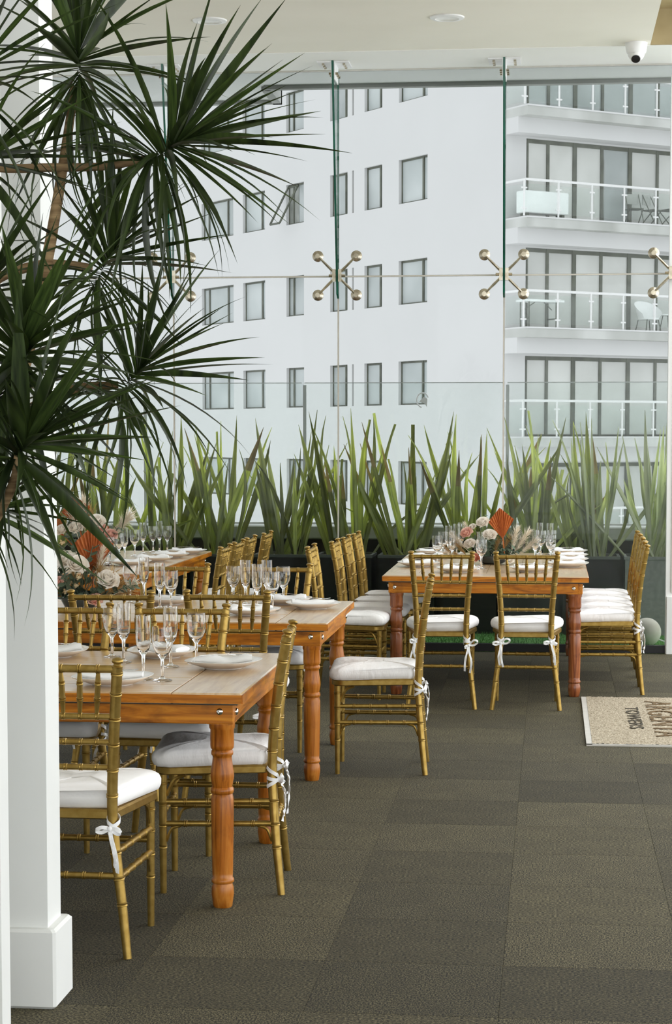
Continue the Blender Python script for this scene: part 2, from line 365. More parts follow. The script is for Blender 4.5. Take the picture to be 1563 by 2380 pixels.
# ------------------------------------------------------------------ room shell
CZ, GY = 4.265, 14.7
XR, XL, YB = 5.2, -6.5, -3.0
floor = struct('floor', MB().box(XL, XR, YB, GY + 0.05, -0.12, -0.012), M['subfloor'], label='dark carpet tile floor of the dining room')
TS, TX0, TY0 = 0.541, -0.135, 8.63
tile_me = MB().bbox(-TS / 2 + 0.0003, TS / 2 - 0.0003, -TS / 2 + 0.0003, TS / 2 - 0.0003, -0.012, 0.0, b=0.0007).mesh('carpet_tile', M['carpet'], smooth=False)
cells = []
for i in range(-9, 7):
    for j in range(-9, 12):
        x, y = TX0 + (i + 0.5) * TS, TY0 + (j + 0.5) * TS
        if y + TS / 2 > GY - 0.02 or y < 4.2 or x - TS / 2 < XL or x + TS / 2 > XR: continue
        cells.append((i, j, x, y))
for i, j, x, y in cells:
    o = link('carpet_tile', tile_me, floor); o.location = (x, y, 0)
    o.rotation_euler.z = math.pi / 2 * ((i + j) % 2)
# carpet beyond the separately laid tiles (behind the camera and the strip at the glass)
ymax = max(c[3] for c in cells) + TS / 2; ymin = min(c[3] for c in cells) - TS / 2
xmin = min(c[2] for c in cells) - TS / 2; xmax = max(c[2] for c in cells) + TS / 2
b = MB(); b.box(XL, XR, YB, ymin, -0.012, 0).box(XL, XR, ymax, GY - 0.06, -0.012, 0).box(XL, xmin, ymin, ymax, -0.012, 0).box(xmax, XR, ymin, ymax, -0.012, 0)
b.build('carpet_border', M['carpet'], floor, smooth=False)

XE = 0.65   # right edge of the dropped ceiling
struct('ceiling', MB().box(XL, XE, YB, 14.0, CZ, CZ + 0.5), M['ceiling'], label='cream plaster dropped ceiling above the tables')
XT, YT = 1.15, 7.4   # beyond XT, past YT, unseen roof is left off to pool daylight indoors
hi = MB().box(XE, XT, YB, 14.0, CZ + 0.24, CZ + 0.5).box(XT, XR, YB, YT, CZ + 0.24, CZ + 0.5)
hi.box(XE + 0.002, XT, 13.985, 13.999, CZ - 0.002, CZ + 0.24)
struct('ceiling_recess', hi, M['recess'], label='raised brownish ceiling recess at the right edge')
struct('ceiling_band', MB().box(XL, XT, 14.0, GY, CZ - 0.004, CZ + 0.5), M['band'], label='daylight-lightened ceiling strip along the glass wall')
struct('roof_soffit', MB().box(XL, XT, GY + 0.012, 15.33, CZ + 0.0, CZ + 0.5).box(XL, -2.215, 15.33, 15.98, CZ, CZ + 0.5), M['band'], label='white roof overhang outside the glass wall')
b = MB().box(-2.215, XT, 15.28, 15.35, CZ - 0.03, CZ + 0.45).box(XL, -2.17, 15.94, 16.0, CZ - 0.03, CZ + 0.45).box(-2.24, -2.17, 15.33, 16.0, CZ - 0.03, CZ + 0.45)
struct('trim_1', b, M['slab'], label='grey drip edge of the roof overhang')
struct('trim_2', MB().box(XL, XT, GY - 0.02, GY + 0.02, CZ - 0.012, CZ), M['mat_edge'], label='thin sealant line where glass meets the ceiling')
struct('wall_back', MB().box(XL, XR, YB - 0.2, YB, CZ - 0.25, CZ + 0.5), M['wall'], label='white lintel over the open front behind the viewer')
struct('wall_left', MB().box(XL - 0.2, XL, YB, GY, 0, CZ + 0.5), M['wall'], label='white wall on the far left of the room')

# white column with plinth, and the nearer white post at the frame's edge
pc = -1.363
col = MB().box(-3.0, pc - 0.028, 5.352, 5.50, 0, CZ)
column = struct('column', col, M['wall'], label='white wall end beside the nearest table')
pl = MB().bbox(-3.0, pc, 5.324, 5.528, 0.0, 0.225, b=0.008)
pl.build('plinth', M['wall'], column, smooth=False)
xp = aty(21, 2000, 4.98).x
struct('trim_3', MB().box(xp - 1.2, xp, 4.9, 4.98, 0, CZ), M['wall'], label='white post at the left edge of the photo')

# ------------------------------------------------------------------ glass wall
FX = [-5.27, -4.045, -2.812, -1.577, -0.356, 0.862]
SEAM = 2.763
def pane(n, x0, x1, z0, z1, m, label):
    b = MB(); g = 0.005
    b.box(x0 + g, x1 - g, GY - 0.006, GY + 0.006, z0 + g, z1 - g)
    b.mi[2] = 0; b.mi[4] = 0
    for k in (0, 1, 3, 5): b.mi[k] = 1
    o = b.build('window_%d' % n, [m, M['clear_edge']], None, False)
    return tag(o, label, None, None, 'structure')
n = 0
names = ['far left', 'left', 'second from left', 'middle', 'right']
for k in range(len(FX) - 1):
    m = M['dusty_glass'] if k == 4 else M['glass']
    n += 1; pane(n, FX[k], FX[k + 1], SEAM, CZ, m, 'upper clear glass pane, %s bay of the glass wall' % names[k])
    n += 1; pane(n, FX[k], FX[k + 1], 0.03, SEAM, m, 'lower clear glass pane, %s bay of the glass wall' % names[k])
sj = MB()
for k in range(1, len(FX) - 1): sj.box(FX[k] - 0.006, FX[k] + 0.006, GY - 0.005, GY + 0.005, 0.05, CZ)
for k in range(len(FX) - 1): sj.box(FX[k] + 0.006, FX[k + 1] - 0.006, GY - 0.005, GY + 0.005, SEAM - 0.006, SEAM + 0.006)
struct('trim_5', sj, M['sealant'], label='pale silicone joints between the glass panes')
struct('trim_4', MB().box(XL, 0.84, GY - 0.03, GY + 0.03, 0.0, 0.055), M['black'], label='black floor channel under the glass wall')
# white door post at the right end of the glass wall
d = MB().box(0.835, 0.93, GY - 0.06, GY + 0.03, 0.0, CZ - 0.1)
door = struct('door_1', d, M['wall'], label='white door frame at the right edge')
MB().box(0.842, 0.93, GY - 0.085, GY - 0.06, 0.0, 0.42).build('plinth', M['wall'], door, False)
MB().box(0.872, 0.89, GY - 0.068, GY - 0.06, 0.45, CZ - 0.2).build('seal', M['mat_edge'], door, False)
# glass fins with angle brackets and spider fittings
FINW = {2: 'left', 3: 'middle', 4: 'right', 1: 'far left', 5: 'right edge'}
def bolt_mb(b, c, ax, r=0.011, l=0.02, mi=0):
    a = Vector(c); e = a + Vector(ax) * l
    b.tube([a, e], r, seg=8, mi=mi)
for k in (1, 2, 3, 4):
    x = FX[k]
    fin = thing('glass_fin', 'tapered green-edged glass fin hanging from the ceiling, %s one' % FINW[k], 'glass fin', (x, GY, 2.60), 0, 'glass fins of the glass wall')
    b = MB(); t = 0.0075
    prof = [(-0.010, 0.0), (-0.075, 0.03), (-0.40, CZ - 2.6), (-0.010, CZ - 2.6)]
    vs = [(-t, y, z) for y, z in prof] + [(t, y, z) for y, z in prof]
    b.add(vs, [(0, 1, 2, 3), (7, 6, 5, 4)], 0)
    b.add(vs, [(0, 4, 5, 1), (1, 5, 6, 2), (2, 6, 7, 3), (3, 7, 4, 0)], 1)
    b.build('fin_blade', [M['fin_glass'], M['glass_edge']], fin, False)
    for s in (-1, 1):
        br = MB().box(*(sorted((s * 0.009, s * 0.115))), -0.385, -0.13, CZ - 2.6 - 0.013, CZ - 2.6 - 0.005).box(*(sorted((s * 0.0078, s * 0.014))), -0.37, -0.13, CZ - 2.6 - 0.13, CZ - 2.6 - 0.005)
        bo = br.build('bracket', M['ribbon'], fin, False)
        for q in range(3):
            bb = MB(); bolt_mb(bb, (s * 0.075, -0.33 + q * 0.075, CZ - 2.6 - 0.012), (0, 0, -1), r=0.0095, l=0.016); bb.build('bolt', M['steel'], bo)
            bb = MB(); bolt_mb(bb, (s * 0.013, -0.33 + q * 0.075, CZ - 2.6 - 0.085), (s, 0, 0), r=0.011, l=0.02); bb.build('bolt', M['steel'], bo)
for k in (1, 2, 3, 4, 5):
    x = FX[k]; YS = -0.09
    sp = thing('spider_fitting', 'steel four-armed glass fitting at the pane corners, %s one' % FINW[k], 'glass fitting', (x, GY, SEAM), 0, 'spider fittings of the glass wall')
    h = MB().box(-0.034, -0.010, YS - 0.02, YS + 0.03, -0.045, 0.045).box(0.010, 0.034, YS - 0.02, YS + 0.03, -0.045, 0.045)
    h.tube([(-0.06, YS, 0.0), (0.06, YS, 0.0)], 0.011, 8)
    h.build('hub', M['steel'], sp)
    for sx in (-1, 1):
        for sz in (-1, 1):
            e = (sx * 0.142, YS - 0.005, sz * 0.142)
            arm = MB().tube([(sx * 0.03, YS, sz * 0.03), e], [0.011, 0.0085], 8)
            a = arm.build('arm', M['steel'], sp)
            dsc = MB()
            pr = [(0.0, 0.0), (0.018, 0.0), (0.018, 0.012), (0.027, 0.014), (0.027, 0.024), (0.041, 0.028), (0.041, 0.04), (0.012, 0.042), (0.012, 0.078)]
            dsc.lathe(pr, 18).xf(Matrix.Translation((e[0], YS - 0.02, e[2])) @ Matrix.Rotation(-math.pi / 2, 4, 'X'))
            dsc.build('disc', M['steel'], a)

# ------------------------------------------------------------------ terrace outside
struct('terrace_floor', MB().box(XL, XR, GY + 0.05, 16.7, -0.3, -0.03), M['concrete'], label='terrace slab outside the glass wall')
tb = MB().box(XL, XR, GY + 0.04, 16.4, -0.03, 0.02)
rnd = random.Random(3)
for q in range(9000):
    x = rnd.uniform(-2.2, 1.0); y = rnd.uniform(GY + 0.05, 15.75); a = rnd.uniform(0, 6.28); hh = rnd.uniform(0.012, 0.03)
    tb.add([(x + 0.003 * math.cos(a), y + 0.003 * math.sin(a), 0.019), (x - 0.003 * math.cos(a), y - 0.003 * math.sin(a), 0.019), (x + rnd.uniform(-.01, .01), y + rnd.uniform(-.01, .01), 0.019 + hh)], [(0, 1, 2)])
t = tb.build('artificial_grass', M['turf'], None, False); tag(t, 'bright green artificial grass strip outside the glass', 'grass', None, 'stuff')
par = struct('parapet', MB().box(XL, XR, 16.4, 16.65, -0.03, 0.735), M['darkwood'], label='dark terrace parapet behind the planters')
MB().bbox(XL, XR, 16.37, 16.68, 0.735, 0.845, b=0.01).build('coping', M['concrete'], par, False)
# outer glass balustrade
bx = [-4.9, -3.5, aty(705, 890, 16.9).x, aty(1177, 890, 16.9).x, 1.9]
for k in range(4):
    bal = thing('glass_balustrade', 'frameless clear glass balustrade panel above the parapet, %s from the left' % ORD[k], 'balustrade', ((bx[k] + bx[k + 1]) / 2, 16.9, 0.85), 0, 'balustrade panels on the terrace')
    w = (bx[k + 1] - bx[k]) / 2
    MB().box(-w + 0.012, w - 0.012, -0.006, 0.006, 0.0, 1.185).build('pane', M['rail_glass'], bal, False)
    MB().box(-w + 0.012, w - 0.012, -0.007, 0.007, 1.185, 1.192).build('top_edge', M['pale_edge'], bal, False)
    MB().box(-w - 0.0, -w + 0.028, -0.012, 0.012, 0.0, 1.17).build('post', M['pale_edge'], bal, False)
    MB().box(-w, w, -0.03, 0.03, -0.02, 0.0).build('shoe', M['concrete'], bal, False)
    if k == 2:
        c = aty(983, 930, 16.885)
        dm = MB(); lc = Vector((c.x - bal.location.x, -0.012, c.z - 0.85))
        ring = [lc + Vector((0.05 * math.cos(a), 0, 0.062 * math.sin(a))) for a in [R(20 + i * 20) for i in range(13)]]
        dm.tube(ring, 0.006, 6)
        dm.add([lc + Vector(p) for p in ((-0.03, 0, -0.012), (0.012, 0, 0.03), (0.04, 0, 0.01), (0.035, 0, -0.06), (0.02, 0, -0.03))], [(0, 1, 2, 3, 4)])
        dm.build('decal', M['white'], bal, False)
# planters and flax
def blade_mesh(name, L, W, bend, m, seed, cut=False, brown=False):
    r = random.Random(seed); b = MB(); n = 9; st = []
    z = 0.0; y = 0.0; ang = 0.0
    for k in range(n + 1):
        u = k / n
        w = W * (0.55 + 0.45 * math.sin(min(1, u * 1.6) * math.pi / 2)) * (1 if u < 0.55 else max(0.02, 1 - ((u - 0.55) / 0.45) ** 1.4))
        if cut: w = max(w, W * 0.45)
        st.append((w, y, z)); ang = bend * u * u
        y += math.sin(ang) * L / n; z += math.cos(ang) * L / n
    vs = []
    for w, y, z in st:
        fold = w * 0.35
        vs += [(-w / 2, y + fold, z), (0, y, z), (w / 2, y + fold, z), (0, y - 0.0035, z)]
    fs = []; mi = []
    for k in range(n):
        o = 4 * k
        for a, c in ((0, 1), (1, 2), (2, 3), (3, 0)): fs.append((o + a, o + c, o + 4 + c, o + 4 + a))
    b.add(vs, fs)
    if brown: b.mi = [1 if (i // 4) >= n - 3 else 0 for i in range(len(b.f))]
    return b.mesh(name, [m, M['flax_brown']], True, 60)
FLAX = [blade_mesh('flax_leaf', 1.0, 0.052 + 0.006 * (i % 3), [0.05, 0.12, 0.22, 0.4, 0.7, 0.1, 0.3, 0.55][i], M['flax'], i, cut=(i == 2), brown=(i == 5)) for i in range(8)]
FLAX_HAZE = [blade_mesh('flax_leaf', 1.0, 0.055, [0.05, 0.15, 0.3, 0.5][i], M['flax_haze'], i) for i in range(4)]
PLX = [95, 232, 370, 505, 655, 800, 945, 1090, 1235, 1375, 1520]
for k, px in enumerate(PLX):
    c = aty(px, 1303, 15.75); w = 0.22; grey = k == len(PLX) - 1
    P = thing('planter_box', '%s rectangular planter box outside the glass, %s from the left' % ('grey' if grey else 'dark', ORD[k]), 'planter', (c.x, 15.95, 0.02), 0, 'planter boxes on the terrace')
    MB().box(-w, w, -0.2, 0.2, -0.005, 0.60).build('body', M['greybox'] if grey else M['planter'], P, False)
    rm = MB()
    for a in ((-w - .008, w + .008, -.208, -.185), (-w - .008, w + .008, .185, .208), (-w - .008, -w + .015, -.185, .185), (w - .015, w + .008, -.185, .185)): rm.box(*a, 0.60, 0.622)
    rm.build('rim', M['greybox'] if grey else M['planter_rim'], P, False)
    MB().box(-w + .015, w - .015, -.185, .185, 0.60, 0.606).build('soil', M['soil'], P, False)
    rr = random.Random(100 + k)
    pale = px > 1430  # right-hand plants take the leaves with haze in their colour
    pl_ = thing('flax_plant', '%s sword-leaved flax plant in the %s planter from the left' % ('haze-lightened green' if pale else 'green', ORD[k]), 'plant', (c.x, 15.95, 0.615), 0, 'flax plants on the terrace')
    nl = 21 if px < 1200 else 26
    for q in range(nl):
        me = rr.choice(FLAX_HAZE if (pale or (px > 1300 and rr.random() < 0.35)) else FLAX)
        o = link('leaf', me, pl_)
        lean = rr.gauss(0, 0.25); leany = rr.gauss(0, 0.10)
        if rr.random() < 0.25: lean *= 1.7
        o.location = (max(-0.19, min(0.19, rr.uniform(-0.13, 0.13) + lean * 0.15)), rr.uniform(-0.10, 0.10), 0.0)
        L = rr.uniform(0.64, 1.2)
        if abs(lean) > 0.3: L *= 0.95
        o.scale = (rr.uniform(0.75, 1.15), 1, L)
        o.rotation_euler = (leany, lean, 0)
        # turn the blade about its own axis, then lean it
        o.rotation_euler = (Matrix.Rotation(lean, 4, 'Y') @ Matrix.Rotation(leany, 4, 'X') @ Matrix.Rotation(rr.uniform(0, 6.28), 4, 'Z')).to_euler()
# ball lamp lying on the turf
bc = atz(1497, 1492, 0.0)
bl = thing('ball_lamp', 'round cream ball lamp lying on the artificial grass at right', 'lamp', (bc.x, 15.0, 0.018), 0)
MB().ball((0, 0, 0.105), 0.108, 20, 14).build('globe', M['cream'], bl)
MB().tube([(-0.045, -0.09, 0.045), (-0.05, -0.104, 0.04)], 0.014, 10).build('socket', M['black'], bl)
MB().tube([(0.09, 0, 0.05), (0.15, 0.0, 0.03), (0.17, 0.0, 0.07), (0.2, 0.02, 0.10)], 0.006, 6).build('cable', M['white'], bl)

# ------------------------------------------------------------------ building across the street
A0 = R(30.4)
AX = RT * -math.sin(A0) + F0 * math.cos(A0)      # along the left facade, receding
BX = RT * math.cos(A0) + F0 * math.sin(A0)       # along the balcony facade
D0 = 55.2
PC = F0 * D0 + RT * ((1172 - CX) / FPX * D0 / 1.0)
ang = math.atan2(BX.y, BX.x)
bld = thing('apartment_building', 'white apartment building across the street with balconies and dark framed windows', 'building', (PC.x, PC.y, -12), ang)
# local frame: +X along the balcony facade, +Y along the left facade (away), Z up; z local = world + 12
def s_of(px, off=0.0):
    """distance along the left facade at which the wall is seen at pixel column px"""
    k = (px - CX) / FPX
    l0 = PC.dot(RT); d0 = PC.dot(F0)
    return (l0 - k * d0) / (math.sin(A0) + k * math.cos(A0))
def b_of(px, back=0.0):
    k = (px - CX) / FPX
    q = PC + AX * back
    return (k * q.dot(F0) - q.dot(RT)) / (math.cos(A0) - k * math.sin(A0))
ZT = [12 + 0.80 + 2.985 * k for k in range(-2, 6)]
WH = 1.30
cols = [(472, 545), (567, 618), (667, 707.5), (768, 808), (818.5, 822.5), (847, 887.5), (926, 992)]
holes = []
for a, c in cols:
    s1, s0 = s_of(a), s_of(c)
    for kz, zt in enumerate(ZT): holes.append((s0, s1, zt - WH, zt, (a, c), kz))
def wall_grid(holes, u0, u1, z0, z1, depth, fn):
    us = sorted({u0, u1, *[h[0] for h in holes], *[h[1] for h in holes]}); zs = sorted({z0, z1, *[h[2] for h in holes], *[h[3] for h in holes]})
    b = MB()
    for i in range(len(us) - 1):
        for j in range(len(zs) - 1):
            uc, zc = (us[i] + us[i + 1]) / 2, (zs[j] + zs[j + 1]) / 2
            if any(h[0] < uc < h[1] and h[2] < zc < h[3] for h in holes): continue
            b.add([fn(us[i], 0, zs[j]), fn(us[i + 1], 0, zs[j]), fn(us[i + 1], 0, zs[j + 1]), fn(us[i], 0, zs[j + 1])], [(0, 1, 2, 3)])
    for h in holes:
        q = [(h[0], h[2]), (h[1], h[2]), (h[1], h[3]), (h[0], h[3])]
        for i in range(4):
            (a, c), (e, g) = q[i], q[(i + 1) % 4]
            b.add([fn(a, 0, c), fn(e, 0, g), fn(e, depth, g), fn(a, depth, c)], [(0, 1, 2, 3)])
    return b
S_END = s_of(60); ZTOP = 34
lw_ = wall_grid(holes, 0, S_END, 0, ZTOP, 0.16, lambda u, d, z: (d, u, z))
BH = []
B0, B1 = b_of(1219), 13.5
for zt in ZT: BH.append((B0, B1, zt - 2.26, zt))
rw_ = wall_grid(BH, 0, 15.0, 0, ZTOP, 0.12, lambda u, d, z: (u, d, z))
lw_.v += rw_.v[:0]
o1 = lw_.build('facade_wall', M['facade'], bld, False)
o2 = rw_.build('facade_wall', M['facade'], bld, False)
MB().box(0.2, 15, 14.0, S_END, 0, ZTOP).box(0.0, 15, 0.0, S_END, ZTOP, ZTOP + 0.3).build('core', M['facade'], bld, False)
for s0, s1, z0, z1, (pa, pc_), kz in holes:
    fr = MB(); w = s1 - s0; t = min(0.06, w * 0.3)
    fr.box(0.10, 0.15, s0, s0 + t, z0, z1).box(0.10, 0.15, s1 - t * .6, s1, z0, z1).box(0.10, 0.15, s0, s1, z1 - 0.06, z1).box(0.10, 0.15, s0, s1, z0, z0 + 0.045)
    if w > 0.5:
        sm = s0 + 0.24 * w if pa not in (667,) else s1 - 0.28 * w
        fr.box(0.09, 0.15, sm - 0.045, sm + 0.035, z0, z1)
        if pa == 472: fr.box(0.09, 0.15, s1 - 0.16 * w - 0.05, s1 - 0.16 * w + 0.03, z0, z1)
    f_ = fr.build('window', M['wframe'], bld, False)
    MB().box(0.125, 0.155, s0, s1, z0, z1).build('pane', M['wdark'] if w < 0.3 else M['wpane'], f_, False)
    if pa == 667 and kz == 5:     # tilted-open casement of one small window
        sc = s0 + 0.45 * w
        cs = MB(); pv = []
        for (yy, zz, xx) in ((sc, z1 - 0.06, 0.08), (s1, z1 - 0.06, 0.08), (s1 + 0.1, z0, -0.55), (sc + 0.1, z0, -0.55)): pv.append((xx, yy, zz))
        for i in range(4): cs.tube([pv[i], pv[(i + 1) % 4]], 0.035, 4)
        c_ = cs.build('casement', M['wframe'], f_, False)
        MB().box(0.11, 0.124, sc, s1 - 0.05, z0 + 0.05, z1 - 0.08).build('shade_sheet', M['wdark'], f_, False)  # dark sheet paints the shade of the room behind the open casement
mul = [b_of(p, 0.1) for p in (1219, 1266, 1327.6, 1390, 1454.5, 1517.5, 1580, 1643, 1706)]
for kz, zt in enumerate(ZT):
    fr = MB().box(B0, B1, 0.04, 0.10, zt - 0.11, zt).box(B0, B1, 0.04, 0.10, zt - 2.26, zt - 2.18)
    for q, bm in enumerate(mul):
        wdt = 0.05 if q == 0 else (0.09 if q % 2 else 0.13)
        fr.box(bm - wdt / 2, bm + wdt / 2, 0.03, 0.10, zt - 2.26, zt)
    f_ = fr.build('window', M['wframe'], bld, False)
    for q in range(len(mul) - 1):
        m = M['wblind']
        if kz == 5 and q == 3: m = M['wpane']
        if kz == 6: m = M['wpane']
        MB().box(mul[q], mul[q + 1], 0.07, 0.115, zt - 2.26, zt).build('pane', m, f_, False)
    if kz == 5: MB().box(mul[2] + 1.05, mul[3] - 0.05, 0.05, 0.069, zt - 2.18, zt - 0.4).build('shade_sheet', M['wdark'], f_, False)  # dark sheet paints the unlit room behind the open balcony door
    # balcony
    BD = 1.02; zf = zt - 2.24
    sl = MB().box(-0.02, 14, -BD, 0.0, zf - 0.28, zf - 0.04)
    bal = sl.build('balcony', M['slab'], bld, False)
    MB().box(-0.02, 14, -BD - 0.02, 0.0, zf - 0.04, zf + 0.0).build('floor_edge', M['facade'], bal, False)
    MB().box(-0.02, 14, -BD + 0.42, -0.0, zf - 0.70, zf - 0.28).build('beam', M['facade'], bal, False)
    pp = [b_of(p, -BD) for p in (1217, 1296, 1373, 1447.5, 1520, 1592, 1665)]
    for q in range(len(pp)):
        MB().tube([(pp[q], -BD + 0.05, zf), (pp[q], -BD + 0.05, zf + 0.98)], 0.028, 6).tube([(pp[q] - 0.09, -BD + 0.05, zf + 0.75), (pp[q] + 0.09, -BD + 0.05, zf + 0.75)], 0.024, 6).tube([(pp[q] - 0.09, -BD + 0.05, zf + 0.2), (pp[q] + 0.09, -BD + 0.05, zf + 0.2)], 0.024, 6).build('post', M['rail_white'], bal)
        if q < len(pp) - 1: MB().box(pp[q] + 0.06, pp[q + 1] - 0.06, -BD + 0.045, -BD + 0.055, zf + 0.08, zf + 0.86).build('glass_panel', M['rail_glass'], bal, False)
    MB().tube([(0.0, 0.0, zf + 0.98), (0.0, -BD + 0.05, zf + 0.98), (0.06, -BD + 0.05, zf + 0.98), (14, -BD + 0.05, zf + 0.98)], 0.036, 8).build('handrail', M['rail_white'], bal)
    MB().box(0.0, 0.01, -BD + 0.08, -0.03, zf + 0.08, zf + 0.86).build('glass_panel', M['rail_glass'], bal, False)
# furniture out on two of the balconies (own things)
def bloc(px, zf, back=-0.55):
    q = PC + BX * b_of(px, back) + AX * back
    return (q.x, q.y, zf)
def bz(kz): return ZT[kz] - 2.24 - 12
z4 = bz(4) ; z5 = bz(5)
ft = thing('folding_table', 'white folding table on the balcony behind the right pane', 'table', bloc(1253, z4), ang)
MB().box(-0.62, 0.62, -0.28, 0.28, 0.70, 0.76).build('tabletop', M['white'], ft, False)
for s in (-0.52, 0.40):
    MB().tube([(s, -0.2, 0), (s, -0.2, 0.7)], 0.02, 6).tube([(s, 0.2, 0), (s, 0.2, 0.7)], 0.02, 6).tube([(s, -0.2, 0.25), (s, 0.2, 0.25)], 0.02, 6).tube([(s, 0, 0.5), (s * 0.35, 0, 0.7)], 0.014, 6).build('leg', M['wframe'], ft)
tc_ = thing('tub_chair', 'white rounded tub chair on the balcony at the right', 'chair', bloc(1503, z4), ang)
b = MB()
for i in range(24):
    a0, a1 = R(-30 + i * 10), R(-20 + i * 10)
    h0, h1 = 0.5 + 0.38 * math.sin(max(0, math.pi * i / 24)), 0.5 + 0.38 * math.sin(max(0, math.pi * (i + 1) / 24))
    b.add([(0.3 * math.cos(a0), 0.28 * math.sin(a0), 0.36), (0.3 * math.cos(a1), 0.28 * math.sin(a1), 0.36), (0.42 * math.cos(a1), 0.36 * math.sin(a1), h1), (0.42 * math.cos(a0), 0.36 * math.sin(a0), h0)], [(0, 1, 2, 3)])
b.build('shell', M['white'], tc_); MB().lathe([(0.3, 0.33), (0.31, 0.38)], 20).build('seat', M['white'], tc_)
for sx in (-1, 1):
    for sy in (-1, 1): MB().tube([(sx * .2, sy * .2, .34), (sx * .27, sy * .24, 0)], 0.016, 6).build('leg', M['wframe'], tc_)
st = thing('side_table', 'small round white side table next to the tub chair on the balcony', 'table', bloc(1545, z4), ang)
MB().lathe([(0.3, 0.47), (0.3, 0.50)], 20).build('tabletop', M['white'], st)
for a in (0.5, 2.6, 4.7): MB().tube([(0.1 * math.cos(a), 0.1 * math.sin(a), .47), (0.2 * math.cos(a), 0.2 * math.sin(a), 0)], 0.014, 6).build('leg', M['wframe'], st)
for q, (px, rz) in enumerate(((1468, -0.3), (1509, 0.3))):
    fc = thing('folding_chair', ('grey slatted folding chair on the balcony, nearer the dark open door', 'grey slatted folding chair on the balcony, beside the small garden table')[q], 'chair', bloc(px, z5), ang + rz)
    MB().box(-0.2, 0.2, -0.2, 0.2, 0.42, 0.45).build('seat', M['wframe'], fc, False)
    MB().box(-0.2, 0.2, 0.18, 0.21, 0.6, 0.88).build('backrest', M['slab'], fc, False)
    for s in (-0.2, 0.2):
        MB().tube([(s, -0.25, 0), (s, 0.2, 0.88)], 0.014, 6).build('leg', M['wframe'], fc)
        MB().tube([(s, 0.25, 0), (s, -0.2, 0.45)], 0.014, 6).build('leg', M['wframe'], fc)
gt = thing('garden_table', 'small grey folding garden table on the upper balcony', 'table', bloc(1552, z5), ang)
MB().box(-0.28, 0.28, -0.28, 0.28, 0.46, 0.49).build('tabletop', M['wframe'], gt, False)
for s in (-1, 1): MB().tube([(s * .25, -.2, 0), (-s * .25, -.2, .46)], 0.014, 6).tube([(s * .25, .2, 0), (-s * .25, .2, .46)], 0.014, 6).build('leg', M['wframe'], gt)
ch = thing('white_cabinet', 'white low cabinet standing on the balcony at its left end', 'cabinet', bloc(1257, z5), ang)
MB().bbox(-0.75, 0.75, -0.2, 0.2, 0.12, 0.72, b=0.02).build('body', M['white'], ch, False)
for s in (-0.6, 0.6): MB().box(s - 0.04, s + 0.04, -0.15, 0.15, 0, 0.12).build('leg', M['wframe'], ch, False)

# ------------------------------------------------------------------ ceiling fixtures
for q, (px, py) in enumerate(((488, 47), (1040, 40))):
    c = atz(px, py, CZ)
    dl = thing('downlight', ('round recessed ceiling downlight, left one above the plant', 'round recessed ceiling downlight, right one above the middle fin')[q], 'light', (c.x, c.y, CZ), 0, 'recessed downlights')
    MB().lathe([(0.075, -0.001), (0.078, -0.012), (0.108, -0.008), (0.112, 0.0)], 32, caps=False).build('ring', M['white'], dl)
    MB().lathe([(0.078, -0.011), (0.066, -0.0045), (0.0, -0.0035)], 32, caps=False).build('lens', M['lamp_lens'], dl)
c = atz(1480, 100, CZ)
sc_ = thing('security_camera', 'white ball security camera on the ceiling at upper right', 'camera', (c.x, c.y, CZ), 0)
MB().lathe([(0.0, -0.075), (0.062, -0.072), (0.068, -0.06), (0.074, -0.02), (0.077, 0.0)], 28).build('base', M['white'], sc_)
MB().ball((0, 0, -0.068), 0.058, 20, 14).build('ball', M['white'], sc_)
b = MB().tube([(0.0, -0.02, -0.08), (-0.005, -0.062, -0.118)], 0.034, 20)
hd = b.build('barrel', M['white'], sc_)
MB().tube([(-0.005, -0.0615, -0.1175), (-0.0053, -0.0645, -0.1205)], 0.030, 20).build('lens', M['lens'], hd)

# ------------------------------------------------------------------ tables
TH = 0.74
def leg_mesh(m):
    p = [(0.030, 0.0), (0.033, 0.004), (0.0385, 0.045), (0.0375, 0.068), (0.0335, 0.079), (0.033, 0.082), (0.0385, 0.086), (0.0392, 0.092), (0.0375, 0.099), (0.0345, 0.102),
         (0.0355, 0.12), (0.0385, 0.30), (0.0390, 0.372), (0.036, 0.384), (0.034, 0.388), (0.0385, 0.392), (0.0400, 0.400), (0.0385, 0.408), (0.0345, 0.412), (0.0365, 0.425), (0.0402, 0.445),
         (0.0395, 0.462), (0.0345, 0.495), (0.0325, 0.512), (0.0330, 0.518), (0.0372, 0.522), (0.0382, 0.528), (0.0370, 0.534), (0.0340, 0.538), (0.0395, 0.545), (0.0405, 0.555), (0.0400, 0.608), (0.0435, 0.613), (0.0445, 0.630)]
    return MB().lathe(p, 24).mesh('turned_leg', m, True, 50)
LEGME = [leg_mesh(M['legwood']), leg_mesh(M['legwood_dark'])]
BOLT = MB().lathe([(0.0125, 0.0), (0.0125, 0.003), (0.010, 0.0065), (0.005, 0.0085), (0.0, 0.009)], 14).mesh('bolt', M['chrome'])
